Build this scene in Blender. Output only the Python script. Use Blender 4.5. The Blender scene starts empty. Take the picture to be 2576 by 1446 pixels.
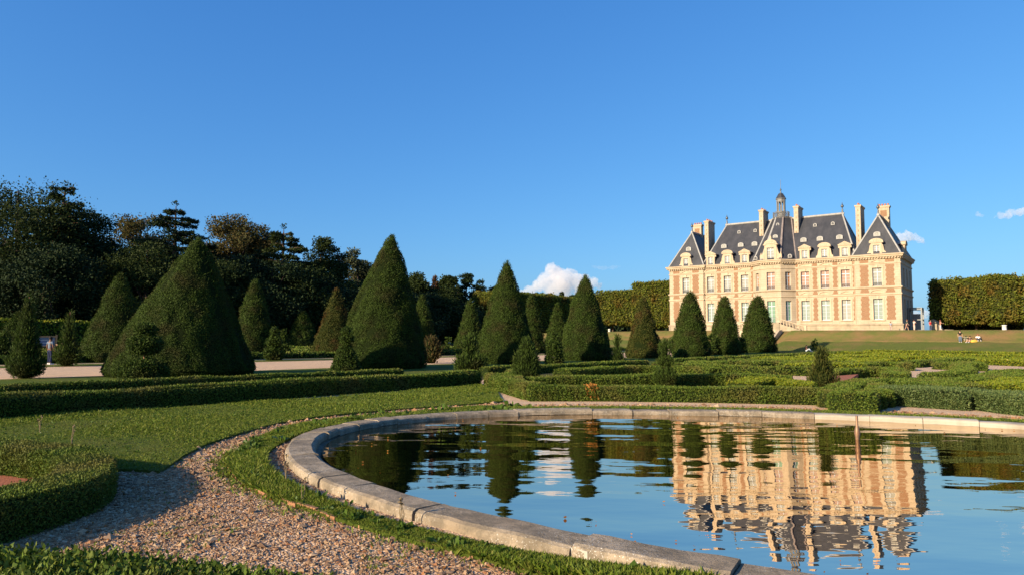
import bpy, bmesh, math
import numpy as np
from mathutils import Vector, Matrix, noise

sc = bpy.context.scene
COL = sc.collection
rng = np.random.default_rng(7)
R = math.radians

# ------------------------------------------------------------------ frame of reference
# The photograph was read on a 2576 x 1446 copy.  ray()/gp() turn a reading into a point of the
# ground, so that every object gets a true place and size in metres.
F, CX, CY, EYE = 1717.3, 1288.0, 723.0, 1.7
TH, ROLL = math.atan(130 / F), R(0.4)
CAM_ROT = Matrix.Rotation(math.pi / 2 + TH, 3, 'X') @ Matrix.Rotation(ROLL, 3, 'Z')
TX = np.array([.7902, -.6129])          # garden axis a (along the mansion front)
NX = np.array([.6129, .7902])           # garden axis b (towards the mansion)
GROT = math.atan2(TX[1], TX[0])

def ray(x, y):
    v = CAM_ROT @ Vector(((x - CX) / F, -(y - CY) / F, -1))
    return np.array(v)

def gp(x, y, z=0.0):
    r = ray(x, y); k = (z - EYE) / r[2]
    return np.array([r[0] * k, r[1] * k, z])

def ab(p): p = np.asarray(p)[:2]; return float(p @ TX), float(p @ NX)
def W(a, b, z=0.0): q = a * TX + b * NX; return np.array([q[0], q[1], z])

def sstep(x, lo, hi):
    u = np.clip((np.asarray(x, float) - lo) / (hi - lo), 0, 1); return u * u * (3 - 2 * u)

def terr(a, b):
    """height of the garden ground: level parterre, then the grass bank and the terrace"""
    a = np.asarray(a, float); b = np.asarray(b, float)
    top = 3.45 - np.clip(-55 - a, 0, 70) * .0165
    mid = 1.8 + 0 * a
    low = .35 * np.clip((b - 75) / 29, 0, 1)
    bank = np.where(b < 104, low,
           np.where(b < 111, .35 + (mid - .35) * (b - 104) / 7,
           np.where(b < 115, mid + (top - mid) * sstep(b, 110.2, 115.4), top)))
    gap = np.where(b < 109, np.minimum(low + .05, 9), np.minimum(.4 + (b - 109) * .36, top))
    w = sstep(np.abs(a + 38.0), 4.2, 6.2)
    return bank * w + np.minimum(bank, gap) * (1 - w)

def gpt(x, y):
    """where the sight line meets the garden ground (bank included)"""
    r = ray(x, y)
    for k in np.arange(2.0, 260, .25):
        p = np.array([0, 0, EYE]) + r * (k / math.hypot(r[0], r[1]))
        if p[2] <= terr(*ab(p)): return p
    return p

def at_depth(x, y, Y):
    r = ray(x, y); return np.array([0, 0, EYE]) + r * (Y / r[1])

# ------------------------------------------------------------------ objects and properties
def tag(o, label=None, cat=None, group=None, kind=None):
    if label: o['label'] = label
    if cat: o['category'] = cat
    if group: o['group'] = group
    if kind: o['kind'] = kind
    return o

def empty(name, loc=(0, 0, 0), rz=0.0, scale=1.0, **k):
    o = bpy.data.objects.new(name, None); COL.objects.link(o)
    o.location = loc; o.rotation_euler = (0, 0, rz); o.scale = (scale,) * 3
    o.empty_display_size = .2
    return tag(o, **k)

class MB:
    """collects pieces of geometry and links them as ONE mesh object"""
    def __init__(s): s.V, s.C, s.n = [], [], 0
    def add(s, V, Fc, mat=0, smooth=False):
        V = np.asarray(V, np.float32).reshape(-1, 3); Fc = np.asarray(Fc, np.int64)
        if len(Fc) == 0: return s
        s.V.append(V); s.C.append((Fc + s.n, mat, smooth)); s.n += len(V); return s
    def poly(s, V, mat=0):
        return s.add(V, np.arange(len(V))[None, :], mat)
    def box(s, x0, x1, y0, y1, z0, z1, mat=0, rot=0.0, org=(0, 0)):
        V = np.array([[x, y, z] for z in (z0, z1) for y in (y0, y1) for x in (x0, x1)], float)
        if rot:
            c, q = math.cos(rot), math.sin(rot)
            V[:, :2] = V[:, :2] @ np.array([[c, q], [-q, c]])
        V[:, 0] += org[0]; V[:, 1] += org[1]
        return s.add(V, [[0, 2, 3, 1], [4, 5, 7, 6], [0, 1, 5, 4], [2, 6, 7, 3], [0, 4, 6, 2], [1, 3, 7, 5]], mat)
    def tube(s, P, rad, seg=8, mat=0, cap=True):
        P = np.asarray(P, float); rad = np.broadcast_to(np.asarray(rad, float), len(P))
        T = np.gradient(P, axis=0); T /= np.linalg.norm(T, axis=1)[:, None] + 1e-9
        ref = np.array([0, 0, 1.]) if abs(T[0][2]) < .9 else np.array([1., 0, 0])
        V = []
        for p, t, r in zip(P, T, rad):
            u = np.cross(t, ref); u /= np.linalg.norm(u) + 1e-9; v = np.cross(t, u)
            an = np.arange(seg) * 2 * math.pi / seg
            V.append(p + r * (np.cos(an)[:, None] * u + np.sin(an)[:, None] * v))
        V = np.concatenate(V); m = len(P)
        i = np.arange(seg); j = (i + 1) % seg
        Fc = np.concatenate([np.stack([k * seg + i, k * seg + j, (k + 1) * seg + j, (k + 1) * seg + i], 1) for k in range(m - 1)])
        s.add(V, Fc, mat, True)
        if cap:
            s.poly(V[:seg][::-1], mat); s.poly(V[-seg:], mat)
        return s
    def lathe(s, prof, seg=16, mat=0, c=(0, 0, 0), smooth=True):
        prof = np.asarray(prof, float); an = np.arange(seg) * 2 * math.pi / seg
        V = np.concatenate([np.stack([c[0] + r * np.cos(an), c[1] + r * np.sin(an), np.full(seg, c[2] + z)], 1) for r, z in prof])
        i = np.arange(seg); j = (i + 1) % seg
        Fc = np.concatenate([np.stack([k * seg + i, k * seg + j, (k + 1) * seg + j, (k + 1) * seg + i], 1) for k in range(len(prof) - 1)])
        return s.add(V, Fc, mat, smooth)
    def prism(s, P, d, mat=0):
        """flat outline P (n,3) pushed along vector d"""
        P = np.asarray(P, float); n = len(P); V = np.concatenate([P, P + np.asarray(d, float)])
        i = np.arange(n); j = (i + 1) % n
        s.add(V, np.stack([i, j, j + n, i + n], 1), mat)
        s.poly(P[::-1], mat); s.poly(P + np.asarray(d, float), mat); return s
    def build(s, name, mats, parent=None, loc=None, rz=0.0, **k):
        me = bpy.data.meshes.new(name)
        V = np.concatenate(s.V); me.vertices.add(len(V)); me.vertices.foreach_set('co', V.ravel())
        li = np.concatenate([c[0].ravel() for c in s.C])
        tot = np.concatenate([np.full(len(c[0]), c[0].shape[1]) for c in s.C])
        st = np.concatenate([[0], np.cumsum(tot)[:-1]])
        me.loops.add(len(li)); me.loops.foreach_set('vertex_index', li.astype(np.int32))
        me.polygons.add(len(tot)); me.polygons.foreach_set('loop_start', st.astype(np.int32))
        try: me.polygons.foreach_set('loop_total', tot.astype(np.int32))
        except Exception: pass
        me.polygons.foreach_set('material_index', np.concatenate([np.full(len(c[0]), c[1]) for c in s.C]).astype(np.int32))
        me.polygons.foreach_set('use_smooth', np.concatenate([np.full(len(c[0]), c[2]) for c in s.C]))
        me.update(calc_edges=True)
        for m in (mats if isinstance(mats, (list, tuple)) else [mats]): me.materials.append(m)
        o = bpy.data.objects.new(name, me); COL.objects.link(o)
        if parent is not None: o.parent = parent
        if loc is not None: o.location = [float(q) for q in loc]
        if rz: o.rotation_euler = (0, 0, rz)
        return tag(o, **k)

def copy_tree(o, parent=None):
    c = o.copy(); COL.objects.link(c); c.parent = parent
    for ch in o.children: copy_tree(ch, c)
    return c

# ------------------------------------------------------------------ materials
def nt(name):
    m = bpy.data.materials.new(name); m.use_nodes = True
    t = m.node_tree; b = t.nodes['Principled BSDF']; return m, t, b

def ramp(t, fac, stops):
    r = t.nodes.new('ShaderNodeValToRGB'); e = r.color_ramp.elements
    while len(e) < len(stops): e.new(.5)
    for q, (p, c) in zip(e, stops): q.position = p; q.color = (*c, 1) if len(c) == 3 else c
    t.links.new(fac, r.inputs[0]); return r.outputs[0]

def noise_n(t, scale, detail=4, rough=.55, vec=None, dist=0.0):
    n = t.nodes.new('ShaderNodeTexNoise'); n.inputs['Scale'].default_value = scale
    n.inputs['Detail'].default_value = detail; n.inputs['Roughness'].default_value = rough
    n.inputs['Distortion'].default_value = dist
    if vec is not None: t.links.new(vec, n.inputs['Vector'])
    return n

def coord(t, kind='Object', scale=None):
    c = t.nodes.new('ShaderNodeTexCoord').outputs[kind]
    if scale is not None:
        mp = t.nodes.new('ShaderNodeMapping'); mp.inputs['Scale'].default_value = scale
        t.links.new(c, mp.inputs['Vector']); c = mp.outputs[0]
    return c

def bump(t, b, h, strength=.5, dist=.02):
    n = t.nodes.new('ShaderNodeBump'); n.inputs['Strength'].default_value = strength
    n.inputs['Distance'].default_value = dist
    t.links.new(h, n.inputs['Height']); t.links.new(n.outputs[0], b.inputs['Normal']); return n

def mixc(t, fac, a, b, mode='MIX'):
    m = t.nodes.new('ShaderNodeMix'); m.data_type = 'RGBA'; m.blend_type = mode
    for sock, v in ((m.inputs[0], fac), (m.inputs[6], a), (m.inputs[7], b)):
        if hasattr(v, 'is_output'): t.links.new(v, sock)
        elif isinstance(v, (int, float)): sock.default_value = v
        else: sock.default_value = (*v, 1)
    return m.outputs[2]

def plain(name, col, rough=.7, metal=0.0, spec=.3, var=.12, scale=6.0, bmp=0.0):
    m, t, b = nt(name)
    n = noise_n(t, scale, 5, vec=coord(t))
    c = ramp(t, n.outputs[0], [(.25, tuple(np.array(col) * (1 - var))), (.75, tuple(np.minimum(np.array(col) * (1 + var), 1)))])
    t.links.new(c, b.inputs['Base Color'])
    b.inputs['Roughness'].default_value = rough; b.inputs['Metallic'].default_value = metal
    b.inputs['Specular IOR Level'].default_value = spec
    if bmp: bump(t, b, n.outputs[0], bmp, .03)
    return m

def leafmat(name, cols, rough=.7, spec=.12, trans=.18, patch=None, pscale=.6):
    """foliage: every leaf its own tint, broad patches of another colour"""
    m, t, b = nt(name)
    g = t.nodes.new('ShaderNodeNewGeometry')
    c = ramp(t, g.outputs['Random Per Island'], [(i / (len(cols) - 1), q) for i, q in enumerate(cols)])
    if patch:
        n = noise_n(t, pscale, 3, vec=coord(t))
        f = ramp(t, n.outputs[0], [(.5, (0, 0, 0)), (.68, (1, 1, 1))])
        c = mixc(t, f, c, patch)
    t.links.new(c, b.inputs['Base Color'])
    b.inputs['Roughness'].default_value = rough; b.inputs['Specular IOR Level'].default_value = spec
    if trans:
        out = t.nodes['Material Output']; tr = t.nodes.new('ShaderNodeBsdfTranslucent')
        t.links.new(c, tr.inputs[0]); mx = t.nodes.new('ShaderNodeMixShader'); mx.inputs[0].default_value = trans
        t.links.new(b.outputs[0], mx.inputs[1]); t.links.new(tr.outputs[0], mx.inputs[2]); t.links.new(mx.outputs[0], out.inputs[0])
    return m

M = {}
M['yew'] = leafmat('yew_foliage', patch=(.044, .043, .012), pscale=.8, cols=[(0.018, 0.031, 0.005), (0.033, 0.055, 0.008), (0.045, 0.074, 0.011), (0.062, 0.092, 0.015)])
M['yew_brown'] = leafmat('yew_foliage_browning', [(0.022, 0.029, 0.005), (0.043, 0.055, 0.009), (0.060, 0.066, 0.013), (0.084, 0.077, 0.018)], patch=(.085, .04, .014), pscale=.55)
M['yew_core'] = plain('yew_inside', (.009, .014, .003), .9, spec=.05)
M['box'] = leafmat('box_leaves', patch=(.125, .12, .028), pscale=1.1, cols=[(0.036, 0.060, 0.009), (0.074, 0.114, 0.015), (0.099, 0.146, 0.019), (0.148, 0.163, 0.027)], rough=.6)
M['box_grey'] = leafmat('box_leaves_greyish', [(0.047, 0.074, 0.025), (0.078, 0.115, 0.034), (0.101, 0.138, 0.045), (0.135, 0.156, 0.050)], rough=.5)
M['box_olive'] = leafmat('box_leaves_olive', [(0.061, 0.084, 0.008), (0.115, 0.153, 0.012), (0.157, 0.190, 0.014), (0.230, 0.209, 0.023)], rough=.45)
M['box_core'] = plain('box_inside', (.014, .022, .006), .9, spec=.05)
M['dead'] = leafmat('dead_box_leaves', [(0.188, 0.070, 0.014), (0.338, 0.140, 0.028), (0.450, 0.210, 0.049), (0.225, 0.091, 0.021)])
M['rust_bush'] = leafmat('rusty_yew_leaves', [(.03, .035, .012), (.06, .045, .016), (.09, .06, .02)])
M['tree_green'] = leafmat('broad_leaves', [(0.017, 0.027, 0.007), (0.029, 0.044, 0.010), (0.043, 0.058, 0.013)], trans=.25)
M['tree_pale'] = leafmat('pale_leaves', [(.05, .06, .025), (.08, .09, .04), (.10, .105, .05)], trans=.25)
M['tree_rust'] = leafmat('autumn_leaves', [(.075, .06, .02), (.11, .075, .024), (.065, .068, .02), (.05, .052, .018)], trans=.25)
M['tree_red'] = leafmat('red_brown_needles', [(.07, .03, .015), (.11, .045, .02), (.05, .04, .015)])
M['cedar'] = leafmat('cedar_needles', [(0.009, 0.019, 0.007), (0.018, 0.032, 0.010), (0.027, 0.043, 0.014)], trans=.08)
M['lime'] = leafmat('lime_leaves', [(.07, .095, .012), (.11, .135, .016), (.15, .16, .022), (.14, .12, .022)], trans=.3, patch=(.15, .09, .018), pscale=.28)
M['lime_core'] = plain('lime_inside', (.03, .034, .01), .9, spec=.05)
M['bark'] = plain('bark', (.075, .05, .035), .9, var=.4, scale=9, bmp=.4)
M['bark_red'] = plain('bark_reddish', (.16, .085, .05), .9, var=.3, scale=6, bmp=.4)
M['grass'] = leafmat('grass_blades', [(0.062, 0.102, 0.011), (0.106, 0.153, 0.016), (0.150, 0.184, 0.023), (0.188, 0.184, 0.036)], rough=.5, trans=.3)
M['weed'] = leafmat('weed_leaves', [(0.048, 0.087, 0.012), (0.071, 0.121, 0.017), (0.101, 0.145, 0.027)], rough=.45, trans=.3)
M['straw'] = plain('dry_stalk', (.25, .18, .10), .8)
M['pebble'] = leafmat('gravel_pebbles', [(0.141, 0.075, 0.040), (0.274, 0.162, 0.086), (0.348, 0.226, 0.133), (0.206, 0.117, 0.063), (0.414, 0.295, 0.186), (0.274, 0.113, 0.044), (0.182, 0.117, 0.073)], rough=.7, spec=.2, trans=0)

def lawnmat(name, g0, g1, dry, fr=.52, sc1=.5):
    m, t, b = nt(name); v = coord(t)
    n1 = noise_n(t, sc1, 5, .6, v); n2 = noise_n(t, 14, 4, .7, v); n3 = noise_n(t, 90, 3, .7, v)
    c = ramp(t, n2.outputs[0], [(.3, g0), (.7, g1)])
    c = mixc(t, ramp(t, n1.outputs[0], [(fr - .1, (0, 0, 0)), (fr + .16, (1, 1, 1))]), c, dry)
    t.links.new(c, b.inputs['Base Color']); b.inputs['Roughness'].default_value = .9
    b.inputs['Specular IOR Level'].default_value = .1
    bump(t, b, n3.outputs[0], .9, .04); return m
M['lawn'] = lawnmat('lawn_turf', (.055, .085, .010), (.10, .135, .018), (.13, .125, .028))
M['bank'] = lawnmat('bank_turf', (.085, .105, .020), (.12, .135, .028), (.19, .13, .05), .60, .25)
M['bank_dry'] = lawnmat('bank_dry_turf', (.105, .122, .026), (.135, .142, .033), (.22, .135, .055), .47, .35)
M['ground'] = lawnmat('park_ground', (.05, .06, .016), (.08, .085, .022), (.12, .09, .04), .55, .2)

def gravelmat():
    m, t, b = nt('gravel'); v = coord(t)
    vo = t.nodes.new('ShaderNodeTexVoronoi'); vo.inputs['Scale'].default_value = 42; t.links.new(v, vo.inputs['Vector'])
    c = ramp(t, vo.outputs['Color'], [(0, (.48, .28, .165)), (.35, (.68, .46, .285)), (.6, (.59, .38, .235)), (.8, (.74, .54, .36)), (1, (.55, .345, .205))])
    n = noise_n(t, 1.2, 5, .65, v)
    c = mixc(t, ramp(t, n.outputs[0], [(.35, (0, 0, 0)), (.75, (.55, .55, .55))]), c, (.46, .32, .22))
    t.links.new(c, b.inputs['Base Color']); b.inputs['Roughness'].default_value = .9; b.inputs['Specular IOR Level'].default_value = .1
    bump(t, b, vo.outputs['Distance'], .9, .02); return m
M['gravel'] = gravelmat()
def brickdust():
    m, t, b = nt('crushed_brick'); v = coord(t)
    n = noise_n(t, 40, 4, .7, v)
    t.links.new(ramp(t, n.outputs[0], [(.3, (.20, .05, .02)), (.7, (.42, .13, .055))]), b.inputs['Base Color'])
    b.inputs['Roughness'].default_value = .95; bump(t, b, n.outputs[0], .8, .02); return m
M['brickdust'] = brickdust()

def stonemat(name, base, dark, joints=True, bw=.95, bh=.36, js=.94):
    """dressed limestone: courses, weather stains"""
    m, t, b = nt(name); v = coord(t)
    n1 = noise_n(t, .9, 5, .6, v); n2 = noise_n(t, 9, 5, .7, v)
    c = ramp(t, n1.outputs[0], [(.3, dark), (.62, base)])
    c = mixc(t, ramp(t, n2.outputs[0], [(.35, (.25, .25, .25)), (.6, (0, 0, 0))]), c, dark)
    n3 = noise_n(t, 1.6, 4, .6, coord(t, scale=(1, 1, .12)))       # rain streaks
    c = mixc(t, ramp(t, n3.outputs[0], [(.54, (0, 0, 0)), (.72, (.5, .5, .5))]), c, tuple(q * .62 for q in dark))
    if joints:
        sp = t.nodes.new('ShaderNodeSeparateXYZ'); t.links.new(v, sp.inputs[0])
        ad = t.nodes.new('ShaderNodeMath'); t.links.new(sp.outputs[0], ad.inputs[0]); t.links.new(sp.outputs[1], ad.inputs[1])
        cb = t.nodes.new('ShaderNodeCombineXYZ'); t.links.new(ad.outputs[0], cb.inputs[0]); t.links.new(sp.outputs[2], cb.inputs[1])
        br = t.nodes.new('ShaderNodeTexBrick'); t.links.new(cb.outputs[0], br.inputs['Vector'])
        br.inputs['Scale'].default_value = 1; br.inputs['Brick Width'].default_value = bw; br.inputs['Row Height'].default_value = bh
        br.inputs['Mortar Size'].default_value = .012; br.inputs['Color1'].default_value = (1, 1, 1, 1)
        br.inputs['Color2'].default_value = (js, js, js * .98, 1); br.inputs['Mortar'].default_value = (.72, .66, .58, 1)
        c = mixc(t, 1.0, c, br.outputs['Color'], 'MULTIPLY')
    t.links.new(c, b.inputs['Base Color']); b.inputs['Roughness'].default_value = .85
    b.inputs['Specular IOR Level'].default_value = .15
    bump(t, b, n2.outputs[0], .3, .02); return m
M['stone'] = stonemat('limestone', (.455, .37, .275), (.375, .30, .215))
M['stone_plain'] = stonemat('limestone_mouldings', (.485, .39, .28), (.39, .30, .205), False)
M['stone_grey'] = stonemat('weathered_limestone', (.42, .34, .24), (.27, .22, .16), True, 1.2, .5)
def brickmat():
    m, t, b = nt('brick'); v = coord(t)
    sp = t.nodes.new('ShaderNodeSeparateXYZ'); t.links.new(v, sp.inputs[0])
    cb = t.nodes.new('ShaderNodeCombineXYZ'); t.links.new(sp.outputs[0], cb.inputs[0]); t.links.new(sp.outputs[2], cb.inputs[1])
    br = t.nodes.new('ShaderNodeTexBrick'); t.links.new(cb.outputs[0], br.inputs['Vector'])
    br.inputs['Scale'].default_value = 1; br.inputs['Brick Width'].default_value = .22; br.inputs['Row Height'].default_value = .075
    br.inputs['Mortar Size'].default_value = .008; br.inputs['Color1'].default_value = (.19, .092, .048, 1)
    br.inputs['Color2'].default_value = (.245, .125, .066, 1); br.inputs['Mortar'].default_value = (.34, .25, .17, 1)
    n = noise_n(t, 3.2, 5, .75, v)
    c = mixc(t, ramp(t, n.outputs[0], [(.62, (0, 0, 0)), (.70, (.6, .6, .6))]), br.outputs['Color'], (.40, .32, .23))
    t.links.new(c, b.inputs['Base Color']); b.inputs['Roughness'].default_value = .9; b.inputs['Specular IOR Level'].default_value = .1
    return m
M['brick'] = brickmat()
def slatemat():
    m, t, b = nt('slate'); v = coord(t, scale=(1, 1, .18))
    n1 = noise_n(t, 1.1, 5, .65, v); n2 = noise_n(t, 16, 3, .6, coord(t, scale=(1, 1, 3)))
    c = ramp(t, n1.outputs[0], [(.3, (.024, .026, .032)), (.7, (.054, .053, .060))])
    c = mixc(t, ramp(t, n2.outputs[0], [(.4, (0, 0, 0)), (.8, (.5, .5, .5))]), c, (.045, .045, .055))
    t.links.new(c, b.inputs['Base Color']); b.inputs['Roughness'].default_value = .55
    b.inputs['Specular IOR Level'].default_value = .35; bump(t, b, n2.outputs[0], .4, .03); return m
M['slate'] = slatemat()
M['lead'] = plain('lead_sheet', (.30, .29, .28), .6, .0, .3, .2, 2)
M['lead_grey'] = plain('lantern_lead', (.17, .165, .16), .6, .0, .3, .25, 3)
M['lead_dark'] = plain('lead_sheet_brown', (.20, .165, .155), .6, .0, .3, .25, 2)
M['frame'] = plain('window_paint', (.42, .45, .50), .5, var=.05)
M['zinc'] = plain('grey_metal', (.12, .125, .13), .45, .6, .4)  # darkened so the lift frame looks to stand in the mansion's shadow
M['iron'] = plain('wrought_iron', (.17, .17, .17), .5, .3, .4, .2)
M['terracotta'] = plain('terracotta', (.45, .17, .09), .8)
def pane(name, col):
    m, t, b = nt(name); v = coord(t)
    n = noise_n(t, 1.7, 3, .5, v)
    t.links.new(ramp(t, n.outputs[0], [(.3, tuple(np.array(col) * .82)), (.7, col)]), b.inputs['Base Color'])
    b.inputs['Roughness'].default_value = .12; b.inputs['Specular IOR Level'].default_value = .5; return m
M['pane_white'] = pane('pane_pale_shutters', (.27, .27, .235))
M['pane_mint'] = pane('pane_mint_curtain', (.23, .28, .245))
M['pane_green'] = pane('pane_green_curtain', (.14, .26, .18))
M['pane_pink'] = pane('pane_salmon_curtain', (.32, .19, .14))
M['pane_amber'] = pane('pane_amber', (.33, .14, .04))
M['pane_dark'] = pane('pane_dark', (.06, .06, .065))

def copingmat():
    m, t, b = nt('coping_stone'); v = coord(t)
    n1 = noise_n(t, 1.1, 5, .6, v); n2 = noise_n(t, 26, 5, .75, v); n3 = noise_n(t, 70, 2, .5, v); n4 = noise_n(t, 5, 5, .7, v)
    c = ramp(t, n1.outputs[0], [(.3, (.25, .19, .13)), (.6, (.36, .285, .205))])
    c = mixc(t, ramp(t, n4.outputs[0], [(.40, (0, 0, 0)), (.60, (.85, .85, .85))]), c, (.155, .125, .09))
    c = mixc(t, ramp(t, n2.outputs[0], [(.52, (0, 0, 0)), (.66, (.55, .55, .55))]), c, (.115, .09, .066))
    # white lichen specks gather on some stones only
    l = mixc(t, 1.0, ramp(t, n3.outputs[0], [(.64, (0, 0, 0)), (.69, (1, 1, 1))]), ramp(t, n1.outputs[0], [(.42, (0, 0, 0)), (.58, (1, 1, 1))]), 'MULTIPLY')
    c = mixc(t, l, c, (.62, .60, .56))
    t.links.new(c, b.inputs['Base Color']); b.inputs['Roughness'].default_value = .9; b.inputs['Specular IOR Level'].default_value = .15
    bump(t, b, n2.outputs[0], .6, .025); return m
M['coping'] = copingmat()
M['coping_pale'] = stonemat('coping_stone_clean', (.47, .40, .31), (.34, .28, .21), False)
M['wetwall'] = plain('wet_basin_wall', (.12, .075, .03), .5, var=.4, scale=5)
M['edging'] = plain('terracotta_edging', (.30, .145, .075), .9, var=.35, scale=8, bmp=.5)

def watermat():
    m, t, b = nt('pond_water')
    t.nodes.remove(b); out = t.nodes['Material Output']
    v = coord(t)
    mp = t.nodes.new('ShaderNodeMapping'); mp.inputs['Rotation'].default_value = (0, 0, R(4)); mp.inputs['Scale'].default_value = (.42, 1.0, 1)
    t.links.new(v, mp.inputs[0])
    n1 = noise_n(t, 1.25, 1.5, .4, mp.outputs[0]); n2 = noise_n(t, 4.0, 2, .5, mp.outputs[0])
    a = t.nodes.new('ShaderNodeMath'); a.operation = 'MULTIPLY_ADD'; t.links.new(n2.outputs[0], a.inputs[0]); a.inputs[1].default_value = .14
    t.links.new(n1.outputs[0], a.inputs[2])
    bp = t.nodes.new('ShaderNodeBump'); bp.inputs['Strength'].default_value = 1; bp.inputs['Distance'].default_value = 1.0
    # slope added to the bump alone, to shift the reflections; the water is level
    sx = t.nodes.new('ShaderNodeSeparateXYZ'); t.links.new(v, sx.inputs[0])
    k1 = t.nodes.new('ShaderNodeMath'); k1.operation = 'MULTIPLY'; k1.inputs[1].default_value = .0175; t.links.new(a.outputs[0], k1.inputs[0])
    def mth(op, a_, b_):
        q = t.nodes.new('ShaderNodeMath'); q.operation = op
        for s_, v_ in ((q.inputs[0], a_), (q.inputs[1], b_)):
            if hasattr(v_, 'is_output'): t.links.new(v_, s_)
            else: s_.default_value = v_
        return q.outputs[0]
    m_ = mth('MAXIMUM', mth('SUBTRACT', sx.outputs[1], 11.0), 0.0)
    yy = mth('SUBTRACT', sx.outputs[1], mth('DIVIDE', mth('MULTIPLY', m_, m_), 9.6))
    k2 = t.nodes.new('ShaderNodeMath'); k2.operation = 'MULTIPLY_ADD'; k2.inputs[1].default_value = -.0435; t.links.new(yy, k2.inputs[0]); t.links.new(k1.outputs[0], k2.inputs[2])
    t.links.new(k2.outputs[0], bp.inputs['Height'])
    gl = t.nodes.new('ShaderNodeBsdfGlossy'); gl.inputs['Roughness'].default_value = .012; gl.inputs[0].default_value = (.75, .655, .55, 1)
    df = t.nodes.new('ShaderNodeBsdfDiffuse'); df.inputs[0].default_value = (.034, .046, .013, 1)
    fr = t.nodes.new('ShaderNodeFresnel'); fr.inputs['IOR'].default_value = 1.345
    for q in (gl, fr): t.links.new(bp.outputs[0], q.inputs['Normal'])
    mx = t.nodes.new('ShaderNodeMixShader'); t.links.new(fr.outputs[0], mx.inputs[0]); t.links.new(df.outputs[0], mx.inputs[1]); t.links.new(gl.outputs[0], mx.inputs[2])
    t.links.new(mx.outputs[0], out.inputs[0]); return m
M['water'] = watermat()

# ------------------------------------------------------------------ foliage helpers
def wob(P, s, seed=0):
    """cheap smooth 3-D noise, about -1..1"""
    g = np.random.default_rng(100 + seed); v = np.zeros(len(P))
    for k in range(6):
        d = g.normal(size=3); d /= np.linalg.norm(d); v += np.sin(P @ d * s * g.uniform(.6, 1.9) + g.uniform(0, 6.3))
    return v / 3.2

def leaves(P, N, L, g, out=.7, up=.25, jit=.8, wide=.55, flat=0.0):
    """one pointed leaf blade per point, rooted at P and leaning along N"""
    n = len(P); L = np.broadcast_to(np.asarray(L, float), n)[:, None] * g.uniform(.65, 1.35, (n, 1))
    d = N * out + g.normal(size=(n, 3)) * jit; d[:, 2] += up; d /= np.linalg.norm(d, axis=1)[:, None] + 1e-9
    s = np.cross(d, g.normal(size=(n, 3)) * (1 - flat) + N * flat * 1.6); s /= np.linalg.norm(s, axis=1)[:, None] + 1e-9
    s *= L * wide * .5
    V = np.stack([P - d * L * .15, P + d * L * .42 + s, P + d * L, P + d * L * .42 - s], 1).reshape(-1, 3)
    return V, np.arange(4 * n).reshape(-1, 4)

def inpoly(P, Q):
    x, y = P[:, 0], P[:, 1]; ins = np.zeros(len(P), bool); n = len(Q); j = n - 1
    for i in range(n):
        xi, yi = Q[i][:2]; xj, yj = Q[j][:2]
        c = ((yi > y) != (yj > y)) & (x < (xj - xi) * (y - yi) / (yj - yi + 1e-12) + xi)
        ins ^= c; j = i
    return ins

def smooth_path(P, step=.25, closed=False):
    P = np.asarray(P, float)
    if closed: P = np.vstack([P[-1:], P, P[:2]])
    else: P = np.vstack([2 * P[0] - P[1], P, 2 * P[-1] - P[-2]])
    out = []
    for i in range(1, len(P) - 2):
        p0, p1, p2, p3 = P[i - 1:i + 3]; n = max(2, int(np.linalg.norm(p2 - p1) / step))
        u = np.linspace(0, 1, n, endpoint=False)[:, None]
        out.append(.5 * ((2 * p1) + (-p0 + p2) * u + (2 * p0 - 5 * p1 + 4 * p2 - p3) * u ** 2 + (-p0 + 3 * p1 - 3 * p2 + p3) * u ** 3))
    out = np.concatenate(out)
    return out if closed else np.vstack([out, P[-2]])

def leafsize(d, lo=.03, k=.0026): return max(lo, d * k)

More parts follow.
